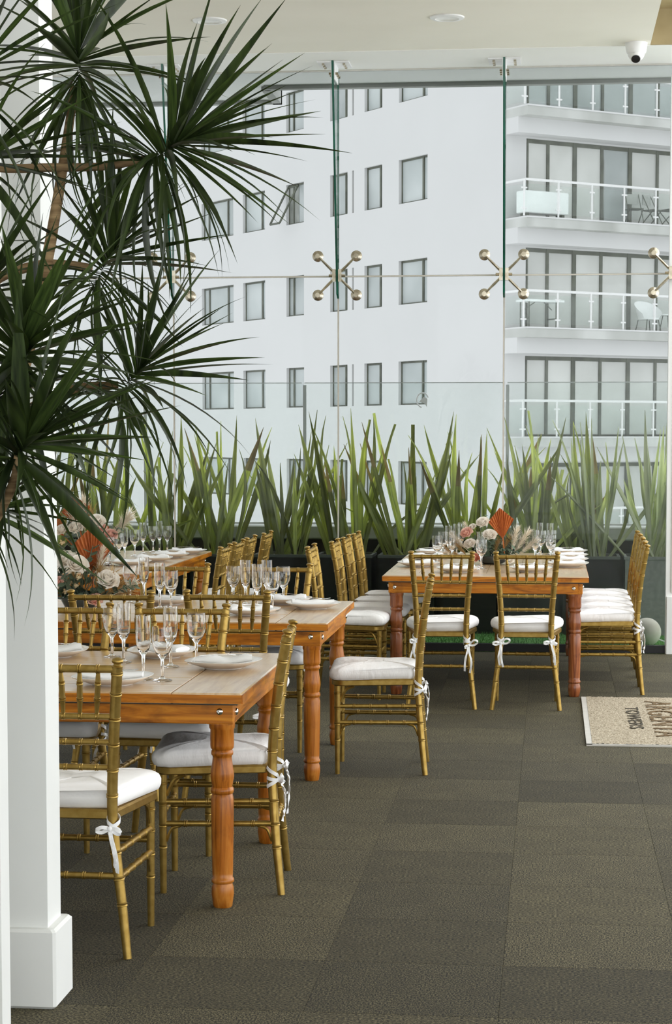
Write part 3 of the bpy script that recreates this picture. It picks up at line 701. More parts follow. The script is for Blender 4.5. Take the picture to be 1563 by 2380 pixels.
def table(label, x0, x1, y0, y1, along, dark=0):
    L = (x1 - x0) if along == 'X' else (y1 - y0); W = (y1 - y0) if along == 'X' else (x1 - x0)
    t = thing('farm_table', label, 'table', ((x0 + x1) / 2, (y0 + y1) / 2, 0), 0 if along == 'X' else math.pi / 2, 'wooden farm tables')
    hl, hw = L / 2, W / 2; EB = 0.24; zt, zb = TH, TH - 0.037
    n = 6; pw = W / n; rr = random.Random(int(abs(x0 * 100)))
    for k in range(n):
        dz = rr.uniform(-0.0008, 0.0004)
        MB().bbox(-hl + EB + 0.0015, hl - EB - 0.0015, -hw + k * pw + 0.0012, -hw + (k + 1) * pw - 0.0012, zb, zt + dz, b=0.0012).build('plank', M['topX'], t, False)
    for s in (-1, 1):
        a = sorted((s * hl, s * (hl - EB)))
        MB().bbox(a[0] + 0.001, a[1] - 0.001, -hw, hw, zb, zt - 0.0003, b=0.004).build('end_board', M['topY'], t, False)
    ov = 0.035; ah = 0.072
    MB().box(-hl + 0.02, hl - 0.02, -hw + 0.02, hw - 0.02, zb - 0.006, zb + 0.012).build('seam_shade_panel', M['planter'], t, False)  # added dark panel blocks light so the gaps between boards read as shade
    # stained edge strips let into the long sides of the top, then the apron
    for s in (-1, 1):
        yy = sorted((s * (hw + 0.002), s * (hw - 0.006)))
        MB().box(-hl + 0.002, hl - 0.002, yy[0], yy[1], zb + 0.002, zt - 0.006).build('edge_strip', M['edgeX'], t, False)
        yy = sorted((s * (hw - ov), s * (hw - ov - 0.03)))
        MB().bbox(-hl + ov, hl - ov, yy[0], yy[1], zb - ah, zb, b=0.003).build('apron', M['woodX'], t, False)
        xx = sorted((s * (hl - ov), s * (hl - ov - 0.03)))
        MB().bbox(xx[0], xx[1], -hw + ov + 0.03, hw - ov - 0.03, zb - ah, zb, b=0.003).build('apron', M['woodY'], t, False)
        xx = sorted((s * (hl + 0.002), s * (hl - 0.006)))
        MB().box(xx[0], xx[1], -hw + 0.002, hw - 0.002, zb + 0.002, zt - 0.006).build('edge_strip', M['edgeY'], t, False)
    for sx in (-1, 1):
        for sy in (-1, 1):
            lx, ly = sx * (hl - ov - 0.046), sy * (hw - ov - 0.046)
            o = link('leg', LEGME[dark], t); o.location = (lx, ly, 0)
            MB().box(lx - 0.044, lx + 0.044, ly - 0.044, ly + 0.044, 0.630, zb).build('leg_block', M['woodZ'], t, False)
            o = link('bolt', BOLT, t); o.location = (lx, sy * (hw - ov), zb - 0.03); o.rotation_euler = (math.pi / 2 * (1 if sy < 0 else -1), 0, 0)
            o = link('bolt', BOLT, t); o.location = (sx * (hl - ov), ly + 0.008, zb - 0.036); o.rotation_euler = (0, math.pi / 2 * sx, 0)
    return t
T1 = table('long wooden farm table nearest the viewer at left', -3.46, -1.02, 6.50, 7.73, 'X')
T2 = table('long wooden farm table in the middle, second from the viewer', -3.455, -1.015, 8.99, 10.22, 'X')
T3 = table('wooden farm table at the back left, against the glass wall', -3.74, -2.50, 12.06, 14.5, 'Y')
T4 = table('wooden farm table at the right with two chairs backed to the viewer', -1.027, 0.228, 12.10, 14.52, 'Y', 1)

# ------------------------------------------------------------------ gold bamboo-style chairs
def ringed(b, pts, r, rings, seg=10, rr=1.16, sub=1):
    """tube with little double rings like bamboo joints; rings = list of fractions along the path"""
    pts = [Vector(p) for p in pts]
    rad = r if isinstance(r, (list, tuple)) else [r] * len(pts)
    cum = [0.0]
    for i in range(1, len(pts)): cum.append(cum[-1] + (pts[i] - pts[i - 1]).length)
    T = cum[-1]
    def ev(s):
        s = max(0, min(T, s))
        for i in range(1, len(pts)):
            if s <= cum[i] + 1e-9:
                u = (s - cum[i - 1]) / max(1e-9, cum[i] - cum[i - 1])
                return pts[i - 1].lerp(pts[i], u), rad[i - 1] + (rad[i] - rad[i - 1]) * u
    ss = [(c, 1.0) for c in cum]
    for q in rings:
        s = q * T
        for d, k in ((-0.0065, 1.0), (-0.005, rr), (-0.002, rr), (0.0, 1.02), (0.002, rr), (0.005, rr), (0.0065, 1.0)):
            if 0 < s + d < T: ss.append((s + d, k))
    ss.sort()
    P = []; Rd = []
    for s, k in ss:
        if P and s - last < 1e-4: continue
        p, rdd = ev(s); P.append(p); Rd.append(rdd * k); last = s
    b.tube(P, Rd, seg)
    return b
def curve(pts, n=6):
    """Catmull-Rom through points"""
    P = [Vector(p) for p in pts]; P = [P[0] * 2 - P[1]] + P + [P[-1] * 2 - P[-2]]; out = []
    for i in range(1, len(P) - 2):
        for k in range(n):
            t = k / n
            out.append(0.5 * ((2 * P[i]) + (P[i + 1] - P[i - 1]) * t + (2 * P[i - 1] - 5 * P[i] + 4 * P[i + 1] - P[i + 2]) * t * t + (3 * P[i] - P[i - 1] - 3 * P[i + 1] + P[i + 2]) * t ** 3))
    out.append(P[-2]); return out
POST = [(0.197, -0.232, 0.0), (0.176, -0.214, 0.17), (0.154, -0.202, 0.33), (0.1445, -0.197, 0.45), (0.148, -0.204, 0.58), (0.160, -0.222, 0.74), (0.1755, -0.250, 0.90)]
def post_at(z):
    for i in range(1, len(POST)):
        if z <= POST[i][2]:
            u = (z - POST[i - 1][2]) / (POST[i][2] - POST[i - 1][2])
            return Vector(POST[i - 1]).lerp(Vector(POST[i]), u)
    return Vector(POST[-1])
def seat_outline(inset=0.0, n=10):
    """rounded trapezoid, wide at the front (+y)"""
    pts = []
    hw0, hw1, y0, y1 = 0.158 - inset, 0.205 - inset, -0.188 + inset, 0.212 - inset
    def corner(cx, cy, r, a0, a1):
        for i in range(n + 1):
            a = R(a0 + (a1 - a0) * i / n); pts.append((cx + r * math.cos(a), cy + r * math.sin(a)))
    corner(hw1 - 0.06, y1 - 0.06, 0.06, 0, 90); corner(-hw1 + 0.06, y1 - 0.06, 0.06, 90, 180)
    corner(-hw0 + 0.03, y0 + 0.03, 0.03, 180, 270); corner(hw0 - 0.03, y0 + 0.03, 0.03, 270, 360)
    return pts
def loft(b, rings, mi=0):
    n = len(rings[0]); vs = [p for r in rings for p in r]; fs = []
    for k in range(len(rings) - 1):
        for i in range(n): fs.append((k * n + i, k * n + (i + 1) % n, (k + 1) * n + (i + 1) % n, (k + 1) * n + i))
    fs.append(tuple(range(n - 1, -1, -1))); fs.append(tuple((len(rings) - 1) * n + i for i in range(n)))
    return b.add(vs, fs, mi)
def tie_mesh(s, seed):
    """crossed ribbon, small bow and hanging tails round one back post"""
    b = MB(); rr = random.Random(seed * 7 + s)
    pz = post_at(0.40); px_, py_ = s * pz.x, pz.y
    def P(a, z, r=0.0205): return Vector((px_ + r * math.sin(a), py_ - r * math.cos(a), z))
    for z0, z1 in ((0.442, 0.372), (0.372, 0.436), (0.405, 0.385)):
        b.ribbon([P(R(-165 + 30 * i), z0 + (z1 - z0) * i / 11) for i in range(12)], 0.012, (0, 0, 1))
    k0 = P(rr.uniform(-0.5, 0.5), rr.uniform(0.375, 0.40), 0.024)
    for q, dr in ((1, rr.uniform(0.035, 0.06)), (-1, rr.uniform(0.02, 0.05))):
        up = rr.uniform(-0.012, 0.022)
        lp = [k0, k0 + Vector((q * dr * .55, -0.010, up + 0.009)), k0 + Vector((q * dr, -0.012, up)), k0 + Vector((q * dr * .6, -0.006, up * .5 - 0.009)), k0]
        b.ribbon(curve(lp, 4), 0.012, (0, 0.6, 1))
    for q in range(2):
        dx = rr.uniform(-0.085, 0.02) if q == 0 else rr.uniform(-0.03, 0.06)
        L = rr.uniform(0.10, 0.19); sw = rr.uniform(-0.015, 0.015)
        tl = [k0, k0 + Vector((dx * .35, -0.016, -L * .22)), k0 + Vector((dx * .7 + sw, -0.020, -L * .6)), k0 + Vector((dx, -0.013, -L))]
        b.ribbon(curve(tl, 5), 0.012, [Vector((1, rr.uniform(-.6, .6) + 0.5 * math.sin(i * .3), 0.3)) for i in range(16)])
    b.ball(k0 + Vector((0, -0.003, 0)), 0.0085, 8, 6)
    return b.mesh('cushion_tie', M['ribbon'], True, 60)
TIES = {s: [tie_mesh(s, q) for q in range(6)] for s in (-1, 1)}
def make_chair():
    t = thing('banquet_chair', 'gold chair', 'chair', (0, 0, 0), 0, 'gold bamboo-style banquet chairs')
    g = M['gold']
    b = MB(); o = seat_outline(0.0); i2 = seat_outline(0.006)
    loft(b, [[(x, y, 0.420) for x, y in i2], [(x, y, 0.424) for x, y in o], [(x, y, 0.444) for x, y in o], [(x, y, 0.450) for x, y in i2]])
    b.build('seat', g, t)
    b = MB(); rs = []
    ol = seat_outline(-0.006); npt = len(ol); rr = random.Random(5)
    wob = [rr.uniform(-0.0035, 0.0035) for _ in ol]
    for z, k in ((0.4505, 0.965), (0.454, 1.0), (0.468, 1.028), (0.484, 1.03), (0.497, 1.005), (0.507, 0.945), (0.514, 0.84), (0.519, 0.68), (0.522, 0.45), (0.523, 0.2)):
        ring = []
        for q, (x, y) in enumerate(ol):
            w = wob[q] * (1 if z > 0.452 else 0)
            # back corners notch round the posts
            f = k - (0.10 if (y < -0.15 and abs(x) > 0.10 and z < 0.50) else 0)
            ring.append((x * f + w * .4, (y - 0.01) * f + 0.01 + w * .4, z + w * 0.8 + 0.004 * math.sin(9 * x + 5 * y)))
        rs.append(ring)
    loft(b, rs).build('cushion', M['cushion'], t, True, 70)
    for s in (-1, 1):
        pts = curve([(s * x, y, z) for x, y, z in POST], 5)
        zs = [p.z for p in pts]
        rad = [0.0135 + 0.0035 * min(1, z / 0.30) for z in zs]
        T = 0.93
        b = MB(); ringed(b, pts, rad, [z / 0.905 for z in (0.165, 0.245, 0.325, 0.40, 0.50, 0.58, 0.66, 0.74, 0.82, 0.885)], 12, 1.12)
        c = Vector(pts[-1]); d = (pts[-1] - pts[-2]).normalized()
        pr = [(0.0, 0.017), (0.003, 0.0175), (0.007, 0.012), (0.011, 0.0115), (0.015, 0.0165), (0.020, 0.0185), (0.025, 0.0165), (0.029, 0.006), (0.030, 0.001)]
        b.tube([c + d * a for a, _ in pr], [r for _, r in pr], 12)
        b.build('back_post', g, t)
        fl = [(s * 0.178, 0.183, 0.0), (s * 0.178, 0.183, 0.42)]
        b = MB(); ringed(b, fl, [0.0115, 0.0155], [0.39, 0.57, 0.75, 0.92], 12, 1.14); b.build('front_leg', g, t)
        # side stretchers and their corner brackets
        for z in (0.245, 0.322):
            a = post_at(z); a.x *= s; e = Vector((s * 0.178, 0.183, z))
            b = MB(); ringed(b, [a, e], 0.0105, [0.2, 0.4, 0.6, 0.8], 10, 1.2); b.build('stretcher', g, t)
        a = post_at(0.23); a.x *= s
        for cpt, dr in ((Vector((s * 0.178, 0.175, 0.238)), -1), (Vector((s * abs(a.x), a.y + 0.008, 0.238)), 1)):
            b = MB(); b.tube(curve([cpt + Vector((0, dr * 0.055, 0)), cpt + Vector((0, dr * 0.022, -0.012)), cpt + Vector((0, dr * 0.004, -0.055))], 4), 0.0055, 6); b.build('corner_bracket', g, t)
        cpt = Vector((s * 0.178, 0.178, 0.418))
        b = MB(); b.tube(curve([cpt + Vector((0, -0.075, 0)), cpt + Vector((0, -0.035, -0.02)), cpt + Vector((0, -0.008, -0.075))], 4), 0.007, 6); b.build('corner_bracket', g, t)
    # front and back stretchers
    b = MB(); ringed(b, [(-0.178, 0.183, 0.285), (0.178, 0.183, 0.285)], 0.0105, [0.17, 0.33, 0.5, 0.67, 0.83], 10, 1.2); b.build('stretcher', g, t)
    a = post_at(0.25)
    b = MB(); ringed(b, [(-a.x, a.y, a.z), (a.x, a.y, a.z)], 0.0105, [0.17, 0.33, 0.5, 0.67, 0.83], 10, 1.2); b.build('stretcher', g, t)
    # back rails
    for z, r in ((0.893, 0.0125), (0.744, 0.010), (0.664, 0.0095), (0.585, 0.0095)):
        a = post_at(z); b = MB()
        ringed(b, [(-a.x, a.y, z), (a.x, a.y, z)], r, [0.17, 0.335, 0.5, 0.665, 0.83], 10, 1.18); b.build('back_rail', g, t)
    a, c = post_at(0.744), post_at(0.893)
    for k in range(5):
        u = -1 + 2 * (k + 1) / 6
        b = MB(); p0 = Vector((a.x * u * 0.97, a.y, 0.744)); p1 = Vector((c.x * u, c.y, 0.893))
        ringed(b, [p0, p0.lerp(p1, 0.35), p0.lerp(p1, 0.72), p1], [0.0058, 0.0092, 0.0092, 0.0050], [0.36, 0.70], 8, 1.2); b.build('spindle', g, t)
    for s in (-1, 1): link('cushion_tie', TIES[s][0], t)
    return t
chair0 = make_chair()
Q = math.pi / 2
CH = [
 (-1.472, 6.115, R(-1), 'gold bamboo-style chair with white cushion, back to viewer, nearest beside the white column'),
 (-1.172, 6.950, Q + R(4.4), 'gold bamboo-style chair with white cushion at the right end of the nearest table'),
 (-1.466, 7.560, 2 * Q, 'gold chair facing the viewer across the nearest table, right one of two'),
 (-1.940, 7.565, 2 * Q, 'gold chair facing the viewer across the nearest table, left one by the column'),
 (-1.400, 8.760, 0, 'gold chair backed to viewer at the middle table, right one of two'),
 (-1.900, 8.700, 0, 'gold chair backed to viewer at the middle table, left one before the flowers'),
 (-0.822, 9.445, Q + R(2.5), 'gold chair standing alone at the right end of the middle table'),
 (-1.432, 10.045, 2 * Q, 'gold chair facing the viewer across the middle table, right one of two'),
 (-1.972, 10.045, 2 * Q, 'gold chair facing the viewer across the middle table, left one of two'),
 (-2.235, 12.00, Q, 'gold chair along the right side of the back left table, nearest of four'),
 (-2.235, 12.53, Q, 'gold chair along the right side of the back left table, second of four'),
 (-2.240, 13.08, Q, 'gold chair along the right side of the back left table, third of four'),
 (-2.215, 13.68, Q, 'gold chair along the right side of the back left table, farthest of four'),
 (-1.210, 12.07, -Q, 'gold chair along the left side of the right table, nearest of four'),
 (-1.130, 12.67, -Q, 'gold chair along the left side of the right table, second of four'),
 (-1.110, 13.18, -Q, 'gold chair along the left side of the right table, third of four'),
 (-1.090, 13.68, -Q, 'gold chair along the left side of the right table, farthest of four'),
 (-0.640, 11.755, R(2), 'gold chair backed to viewer at the near end of the right table, left of two'),
 (-0.140, 11.760, 0, 'gold chair backed to viewer at the near end of the right table, right of two'),
 (0.335, 12.490, Q, 'gold chair along the right side of the right table, nearest of four'),
 (0.345, 12.970, Q, 'gold chair along the right side of the right table, second of four'),
 (0.350, 13.450, Q, 'gold chair along the right side of the right table, third of four'),
 (0.350, 13.930, Q, 'gold chair along the right side of the right table, farthest of four'),
]
for k, (x, y, rz, lab) in enumerate(CH):
    o = place(chair0 if k == 0 else copy_tree(chair0), (x, y, 0), rz, lab)
    for ch_ in o.children:
        if ch_.name.startswith('cushion_tie'):
            sd = -1 if sum(v.co.x for v in ch_.data.vertices) < 0 else 1
            ch_.data = TIES[sd][(k * 5 + sd) % 6]

# ------------------------------------------------------------------ tableware
def sq_ring(r, z, n=36, p=3.2):
    out = []
    for i in range(n):
        a = 2 * math.pi * i / n; c, s = math.cos(a), math.sin(a)
        k = r / (abs(c) ** p + abs(s) ** p) ** (1 / p)
        out.append((k * c, k * s, z))
    return out
b = MB(); rs = [sq_ring(r, z, 36, p) for r, z, p in ((0.070, 0.0, 2.2), (0.072, 0.004, 2.2), (0.085, 0.007, 2.3), (0.112, 0.018, 2.6), (0.132, 0.029, 3.0), (0.1335, 0.0315, 3.0), (0.131, 0.0325, 3.0), (0.110, 0.0225, 2.6), (0.088, 0.0125, 2.3), (0.03, 0.011, 2.0))]
loft(b, rs); PLATE = b.mesh('plate', M['plate'], True, 50)
def napkin_mesh(seed):
    r = random.Random(seed); b = MB(); rings = []
    for k in range(9):
        u = k / 8; x = -0.105 + 0.21 * u
        hw = 0.034 + 0.012 * math.sin(u * 3 + seed) ; hh = 0.010 + 0.006 * math.sin(u * 5 + seed * 2) ** 2
        if k in (0, 8): hw *= 0.92; hh *= 0.75
        ring = []
        for i in range(12):
            a = 2 * math.pi * i / 12; c, s = math.cos(a), math.sin(a)
            ring.append((x, hw * (abs(c) ** 0.7) * (1 if c > 0 else -1), 0.013 + hh + hh * (abs(s) ** 0.8) * (1 if s > 0 else -1) + (0.012 * abs(u - .5) * 2)))
        rings.append(ring)
    loft(b, rings)
    return b.mesh('napkin', M['napkin'], True, 60)
NAP = [napkin_mesh(i) for i in range(3)]
b = MB()
b.ribbon([(-0.09, 0.0, 0.0), (-0.03, 0, 0.004), (0.02, 0, 0.004), (0.045, 0, 0.001)], [0.012, 0.007, 0.006, 0.016], (0, 1, 0), 0.002)
for q in range(4): b.ribbon([(0.045, -0.0075 + q * 0.005, 0.001), (0.075, -0.0075 + q * 0.005, 0.001), (0.088, -0.0075 + q * 0.005, 0.004)], 0.0026, (0, 1, 0), 0.0016)
FORK = b.mesh('fork', M['chrome'])
def wine_mesh():
    out = [(0.0, 0.0), (0.033, 0.0005), (0.0345, 0.002), (0.030, 0.0045), (0.012, 0.008), (0.0062, 0.016), (0.0052, 0.05), (0.0062, 0.074), (0.012, 0.084), (0.0245, 0.098), (0.0335, 0.118), (0.0370, 0.140), (0.0365, 0.165), (0.0345, 0.190)]
    inn = [(0.0330, 0.190), (0.0350, 0.165), (0.0355, 0.140), (0.0320, 0.119), (0.0230, 0.100), (0.010, 0.089), (0.0, 0.087)]
    return MB().lathe(out + inn, 24, caps=False).mesh('wine_glass', M['wineglass'], True, 60)
def flute_mesh():
    out = [(0.0, 0.0), (0.0305, 0.0005), (0.032, 0.002), (0.027, 0.0045), (0.010, 0.009), (0.0058, 0.018), (0.0052, 0.055), (0.0070, 0.084), (0.014, 0.095), (0.0225, 0.112), (0.0265, 0.135), (0.0275, 0.165), (0.0265, 0.226)]
    inn = [(0.0252, 0.226), (0.0260, 0.165), (0.0250, 0.136), (0.0210, 0.114), (0.012, 0.100), (0.0, 0.097)]
    return MB().lathe(out + inn, 24, caps=False).mesh('champagne_flute', M['wineglass'], True, 60)
WINE, FLUTE = wine_mesh(), flute_mesh()
TZ = TH + 0.0006
TN = {1: 'the nearest table', 2: 'the middle table', 3: 'the back left table', 4: 'the right table'}
# plates: (px, py of the plate's foot, table, turn of the napkin, words that single it out)
PL = [
 (515, 1556, 1, 0.15, 'at the right front corner of the nearest table'),
 (255, 1594, 1, 0.1, 'on the nearest table behind the column-side chair back'),
 (372, 1530, 1, 2.6, 'on the far side of the nearest table behind the glasses'),
 (118, 1529, 1, 0.3, 'on the nearest table partly hidden by the white column'),
 (725, 1416, 2, 0.2, 'at the right end of the middle table'),
 (580, 1431, 2, 0.4, 'on the near side of the middle table behind a chair back'),
 (660, 1405, 2, 0.0, 'on the far side of the middle table, right of the glasses'),
 (385, 1406, 2, 2.8, 'on the far side of the middle table, left of the glasses'),
 (353, 1306, 3, 0.1, 'on the back left table, nearest of the right row'),
 (393, 1297, 3, 0.1, 'on the back left table, second of the right row'),
 (432, 1288.5, 3, 0.1, 'on the back left table, farthest of the right row'),
 (300, 1315, 3, 0.2, 'on the back left table next to the flowers'),
 (1063, 1331, 4, 0.3, 'at the near end of the right table, left of two'),
 (1234, 1330, 4, 0.1, 'at the near end of the right table, right of two'),
 (972, 1318, 4, 0.2, 'on the left side of the right table, nearest'),
 (992, 1302, 4, 0.2, 'on the left side of the right table, second'),
 (1008, 1290, 4, 0.2, 'on the left side of the right table, farthest'),
 (1322, 1319, 4, 0.1, 'on the right side of the right table, nearest'),
 (1322, 1308.5, 4, 0.1, 'on the right side of the right table, second'),
 (1322, 1298.5, 4, 0.1, 'on the right side of the right table, third'),
 (1322, 1289.5, 4, 0.1, 'on the right side of the right table, farthest'),
]
for k, (px, py, tn, rz, w) in enumerate(PL):
    c = atz(px, py, TZ); c.y += 0.05
    o = link('plate', PLATE); o.location = (c.x, c.y, TZ); o.rotation_euler.z = R(7 * (k % 5) - 14)
    tag(o, 'white square plate ' + w, 'plate', 'place setting plates')
    o = link('napkin', NAP[k % 3]); o.location = (c.x, c.y, TZ); o.rotation_euler.z = rz
    tag(o, 'white napkin on plate ' + w, 'napkin', 'napkins on the plates')
    o = link('fork', FORK); hh = TZ + 0.052
    o.location = (c.x, c.y, TZ + 0.047); o.rotation_euler.z = rz + 0.12
    tag(o, 'silver fork ' + w, 'fork', 'forks on the napkins')
GL = {1: [('w', 261, 1527), ('f', 288, 1540), ('f', 334, 1579), ('w', 378, 1582), ('f', 397, 1550), ('w', 457, 1541)],
      2: [('w', 303, 1401), ('f', 335, 1396), ('f', 372, 1414), ('w', 398, 1415), ('w', 543, 1402), ('f', 571, 1405), ('f', 598, 1418), ('w', 634, 1419), ('f', 621, 1405), ('w', 659, 1403)],
      3: [('f', 333, 1287), ('w', 353, 1284), ('f', 371, 1277), ('w', 389, 1273), ('w', 310, 1294), ('f', 290, 1303), ('w', 273.5, 1305), ('w', 252, 1316), ('f', 250, 1311), ('f', 222, 1318)],
      4: [('w', 1119.5, 1323), ('w', 1017, 1311), ('w', 1030, 1299), ('f', 1051.5, 1312), ('f', 1043, 1297), ('f', 1062, 1291), ('f', 1073, 1279), ('f', 1117, 1321), ('f', 1245, 1311), ('w', 1281, 1309), ('w', 1282, 1295), ('f', 1255, 1281), ('f', 1279, 1289), ('w', 1258, 1296)]}
for tn, lst in GL.items():
    for kind in 'wf':
        sub = sorted([g for g in lst if g[0] == kind], key=lambda g: g[1])
        for q, (kd, px, py) in enumerate(sub):
            c = atz(px, py, TZ)
            if tn > 2 and c.y > 14.38: c = aty(px, py, 14.38)
            if tn == 3: c.x = min(c.x, -2.56)
            if tn == 3 and kd == 'w' and c.y < 14.3: c.y += 0.05
            if px == 1117: c = atz(1117, 1319, TZ); c.y += 0.10
            o = link('wine_glass' if kd == 'w' else 'champagne_flute', WINE if kd == 'w' else FLUTE); o.location = (c.x, c.y, TZ)
            o.rotation_euler.z = q * 0.7
            tag(o, ('clear wine glass on %s, %s wine glass from the left' if kd == 'w' else 'tall clear champagne flute on %s, %s flute from the left') % (TN[tn], ORD[q]), 'glass', ('wine glasses on the tables' if kd == 'w' else 'champagne flutes on the tables'))

# ------------------------------------------------------------------ flower arrangements
def rose_mesh(m):
    b = MB(); r = random.Random(2)
    lay = [(2, 0.006, 0.036, -0.002), (3, 0.011, 0.038, -0.001), (4, 0.0175, 0.038, 0.002), (5, 0.0245, 0.034, 0.006), (5, 0.031, 0.027, 0.009), (6, 0.036, 0.018, 0.012)]
    for L, (npet, rad, top, flare) in enumerate(lay):
        for q in range(npet):
            a0 = 2 * math.pi * (q + 0.41 * L) / npet; span = 2 * math.pi / npet * 0.70
            nu, nv = 6, 5; vs = []; fs = []
            for v in range(nv + 1):
                for u in range(nu + 1):
                    uu = (u / nu - 0.5) * 2; vv = v / nv
                    a = a0 + uu * span * (0.55 + 0.45 * math.sin(vv * 2.2))
                    rr = rad * (0.35 + 0.65 * math.sin(vv * 1.9) / math.sin(1.57)) + flare * vv ** 4 - 0.0035 * uu + 0.0025 * uu * uu * vv
                    z = -0.016 + (top + 0.016) * vv ** 0.9 - 0.009 * abs(uu) ** 2.5 * vv - (0.004 if vv > 0.95 and L > 2 else 0)
                    vs.append((rr * math.cos(a), rr * math.sin(a), z))
            for v in range(nv):
                for u in range(nu): fs.append((v * (nu + 1) + u, v * (nu + 1) + u + 1, (v + 1) * (nu + 1) + u + 1, (v + 1) * (nu + 1) + u))
            b.add(vs, fs)
    b.ball((0, 0, -0.006), 0.02, 10, 6)
    return b.mesh('rose', m, True, 80)
ROSE = {k: rose_mesh(M['rose_' + k]) for k in ('white', 'pink', 'salmon')}
def palm_mesh():
    b = MB(); n = 24; vs = []; fs = []
    tip = (0.0, 0.20); sh = (0.082, 0.118)
    for i in range(n + 1):
        u = i / n * 2 - 1
        x = sh[0] * u; z = tip[1] + (sh[1] - tip[1]) * abs(u)
        yy = 0.005 * (1 if i % 2 else -1)
        for w in (0.03, 0.5, 1.0): vs += [(x * w, yy * w, z * w), (x * w, yy * w + 0.0016, z * w)]
    for i in range(n):
        o, e = i * 6, (i + 1) * 6
        for k in (0, 2): fs += [(o + k, e + k, e + k + 2, o + k + 2), (o + k + 3, e + k + 3, e + k + 1, o + k + 1)]
        fs.append((o + 4, e + 4, e + 5, o + 5))
    b.add(vs, fs); b.tube([(0, 0, 0.02), (0, 0, -0.1)], 0.004, 6)
    return b.mesh('palm_spear', M['palm'], False)
PALM = palm_mesh()
def plume_mesh(m, seed, L=0.16, n=140, spread=0.05):
    r = random.Random(seed); b = MB(); b.tube([(0, 0, -0.06), (0, 0, L * 0.7)], 0.0018, 5)
    for q in range(n):
        z0 = r.uniform(0, L * 0.75); a = r.uniform(0, 6.28); l = r.uniform(0.03, 0.07) ; sp = spread * (0.5 + 0.6 * math.sin(math.pi * z0 / L)) * r.uniform(.5, 1.1)
        d = Vector((math.cos(a), math.sin(a), 0)); p0 = Vector((0, 0, z0)); p1 = p0 + d * sp * .55 + Vector((0, 0, l * .7)); p2 = p0 + d * sp + Vector((0, 0, l))
        s = Vector((-d.y, d.x, 0)) * 0.0013
        b.add([p0 - s, p0 + s, p1 + s, p1 - s, p2], [(0, 1, 2, 3), (3, 2, 4)])
    return b.mesh('grass_plume', m, False)
PLUME = {'t': plume_mesh(M['pampas'], 1), 'w': plume_mesh(M['plume_white'], 2, 0.18, 160, 0.045)}
def sprig_mesh(seed):
    r = random.Random(seed); b = MB(); stem = curve([(0, 0, -0.03), (0.012, 0.0, 0.05), (0.03, 0.01, 0.12)], 5); b.tube(stem, 0.0018, 5)
    for q in range(11):
        p = stem[2 + q % (len(stem) - 2)]; a = r.uniform(0, 6.28); el = r.uniform(-.2, .7); l = r.uniform(0.028, 0.045)
        d = Vector((math.cos(a) * math.cos(el), math.sin(a) * math.cos(el), math.sin(el))); s = d.cross(Vector((0, 0, 1))).normalized(); nn = s.cross(d)
        pts = [p]; 
        for u, w in ((0.25, 0.30), (0.55, 0.38), (0.85, 0.22)): pts += [p + d * l * u + s * l * w, p + d * l * u - s * l * w]
        pts.append(p + d * l)
        b.add(pts, [(0, 2, 1), (1, 2, 4, 3), (3, 4, 6, 5), (5, 6, 7)])
    return b.mesh('eucalyptus_sprig', M['euc'], True, 80)
SPRIG = [sprig_mesh(3), sprig_mesh(4)]
def cluster_mesh(m, seed, n=16, R0=0.022, r0=0.0065):
    r = random.Random(seed); b = MB()
    for q in range(n):
        v = Vector((r.gauss(0, 1), r.gauss(0, 1), r.gauss(0, 1))).normalized() * R0 * r.uniform(.5, 1)
        b.ball(v, r0 * r.uniform(.7, 1.2), 6, 4)
    return b.mesh('blossom_cluster', m, True, 80)
BLOS = cluster_mesh(M['blossom'], 6)
def arrangement(label, base, Y, items, seed):
    """items: (kind, px, py, scale, tilt) seen at depth Y; every flower sits where its stem ends"""
    c = aty(base[0], base[1], Y)
    t = thing('flower_arrangement', label, 'flowers', (c.x, Y, TZ), 0, 'flower arrangements on the tables')
    MB().lathe([(0.055, 0.0), (0.085, 0.012), (0.10, 0.04), (0.098, 0.055), (0.03, 0.05)], 20).build('bowl', M['vase'], t)
    r = random.Random(seed)
    for kd, px, py, sc, tilt in items:
        p = aty(px, py, Y); l = Vector((p.x - c.x, r.uniform(-0.06, 0.02), p.z - TZ))
        nm, me = {'W': ('rose', ROSE['white']), 'P': ('rose', ROSE['pink']), 'S': ('rose', ROSE['salmon']), 'O': ('palm_spear', PALM), 't': ('grass_plume', PLUME['t']), 'w': ('grass_plume', PLUME['w']), 'e': ('eucalyptus_sprig', SPRIG[r.randrange(2)]), 'b': ('blossom_cluster', BLOS)}[kd]
        o = link(nm, me, t)
        if kd in 'WPS': l.y = -0.07 + r.uniform(-0.03, 0.01)
        if kd in 'WPS': o.rotation_euler = (R(58) + r.uniform(-.3, .2), R(tilt), r.uniform(0, 6))
        else: o.rotation_euler = (r.uniform(0, .25), R(tilt), 0)
        if kd in 'WPS': o.rotation_euler = (Matrix.Rotation(R(tilt), 4, 'Y') @ Matrix.Rotation(R(42), 4, 'X') @ Matrix.Rotation(r.uniform(0, 6), 4, 'Z')).to_euler()
        o.location = l; o.scale = (sc, sc, sc)
    st_ = MB()
    for kd, px, py, sc, tilt in items:
        p = aty(px, py, Y); st_.tube(curve([(r.uniform(-.03, .03), r.uniform(-.03, .03), 0.04), ((p.x - c.x) * .5, 0, max(0.05, (p.z - TZ) * .6)), (p.x - c.x, -0.015, max(0.03, p.z - TZ))], 3), 0.0022, 5)
    st_.build('stems', M['euc'], t)
    for q in range(9):
        o = link('eucalyptus_sprig', SPRIG[q % 2], t); a = q * 0.72
        o.location = (0.07 * math.cos(a), 0.06 * math.sin(a), 0.05); o.rotation_euler = (-R(50) * math.sin(a), R(55) * math.cos(a), q); o.scale = (1.1, 1.1, 1.1)
    return t
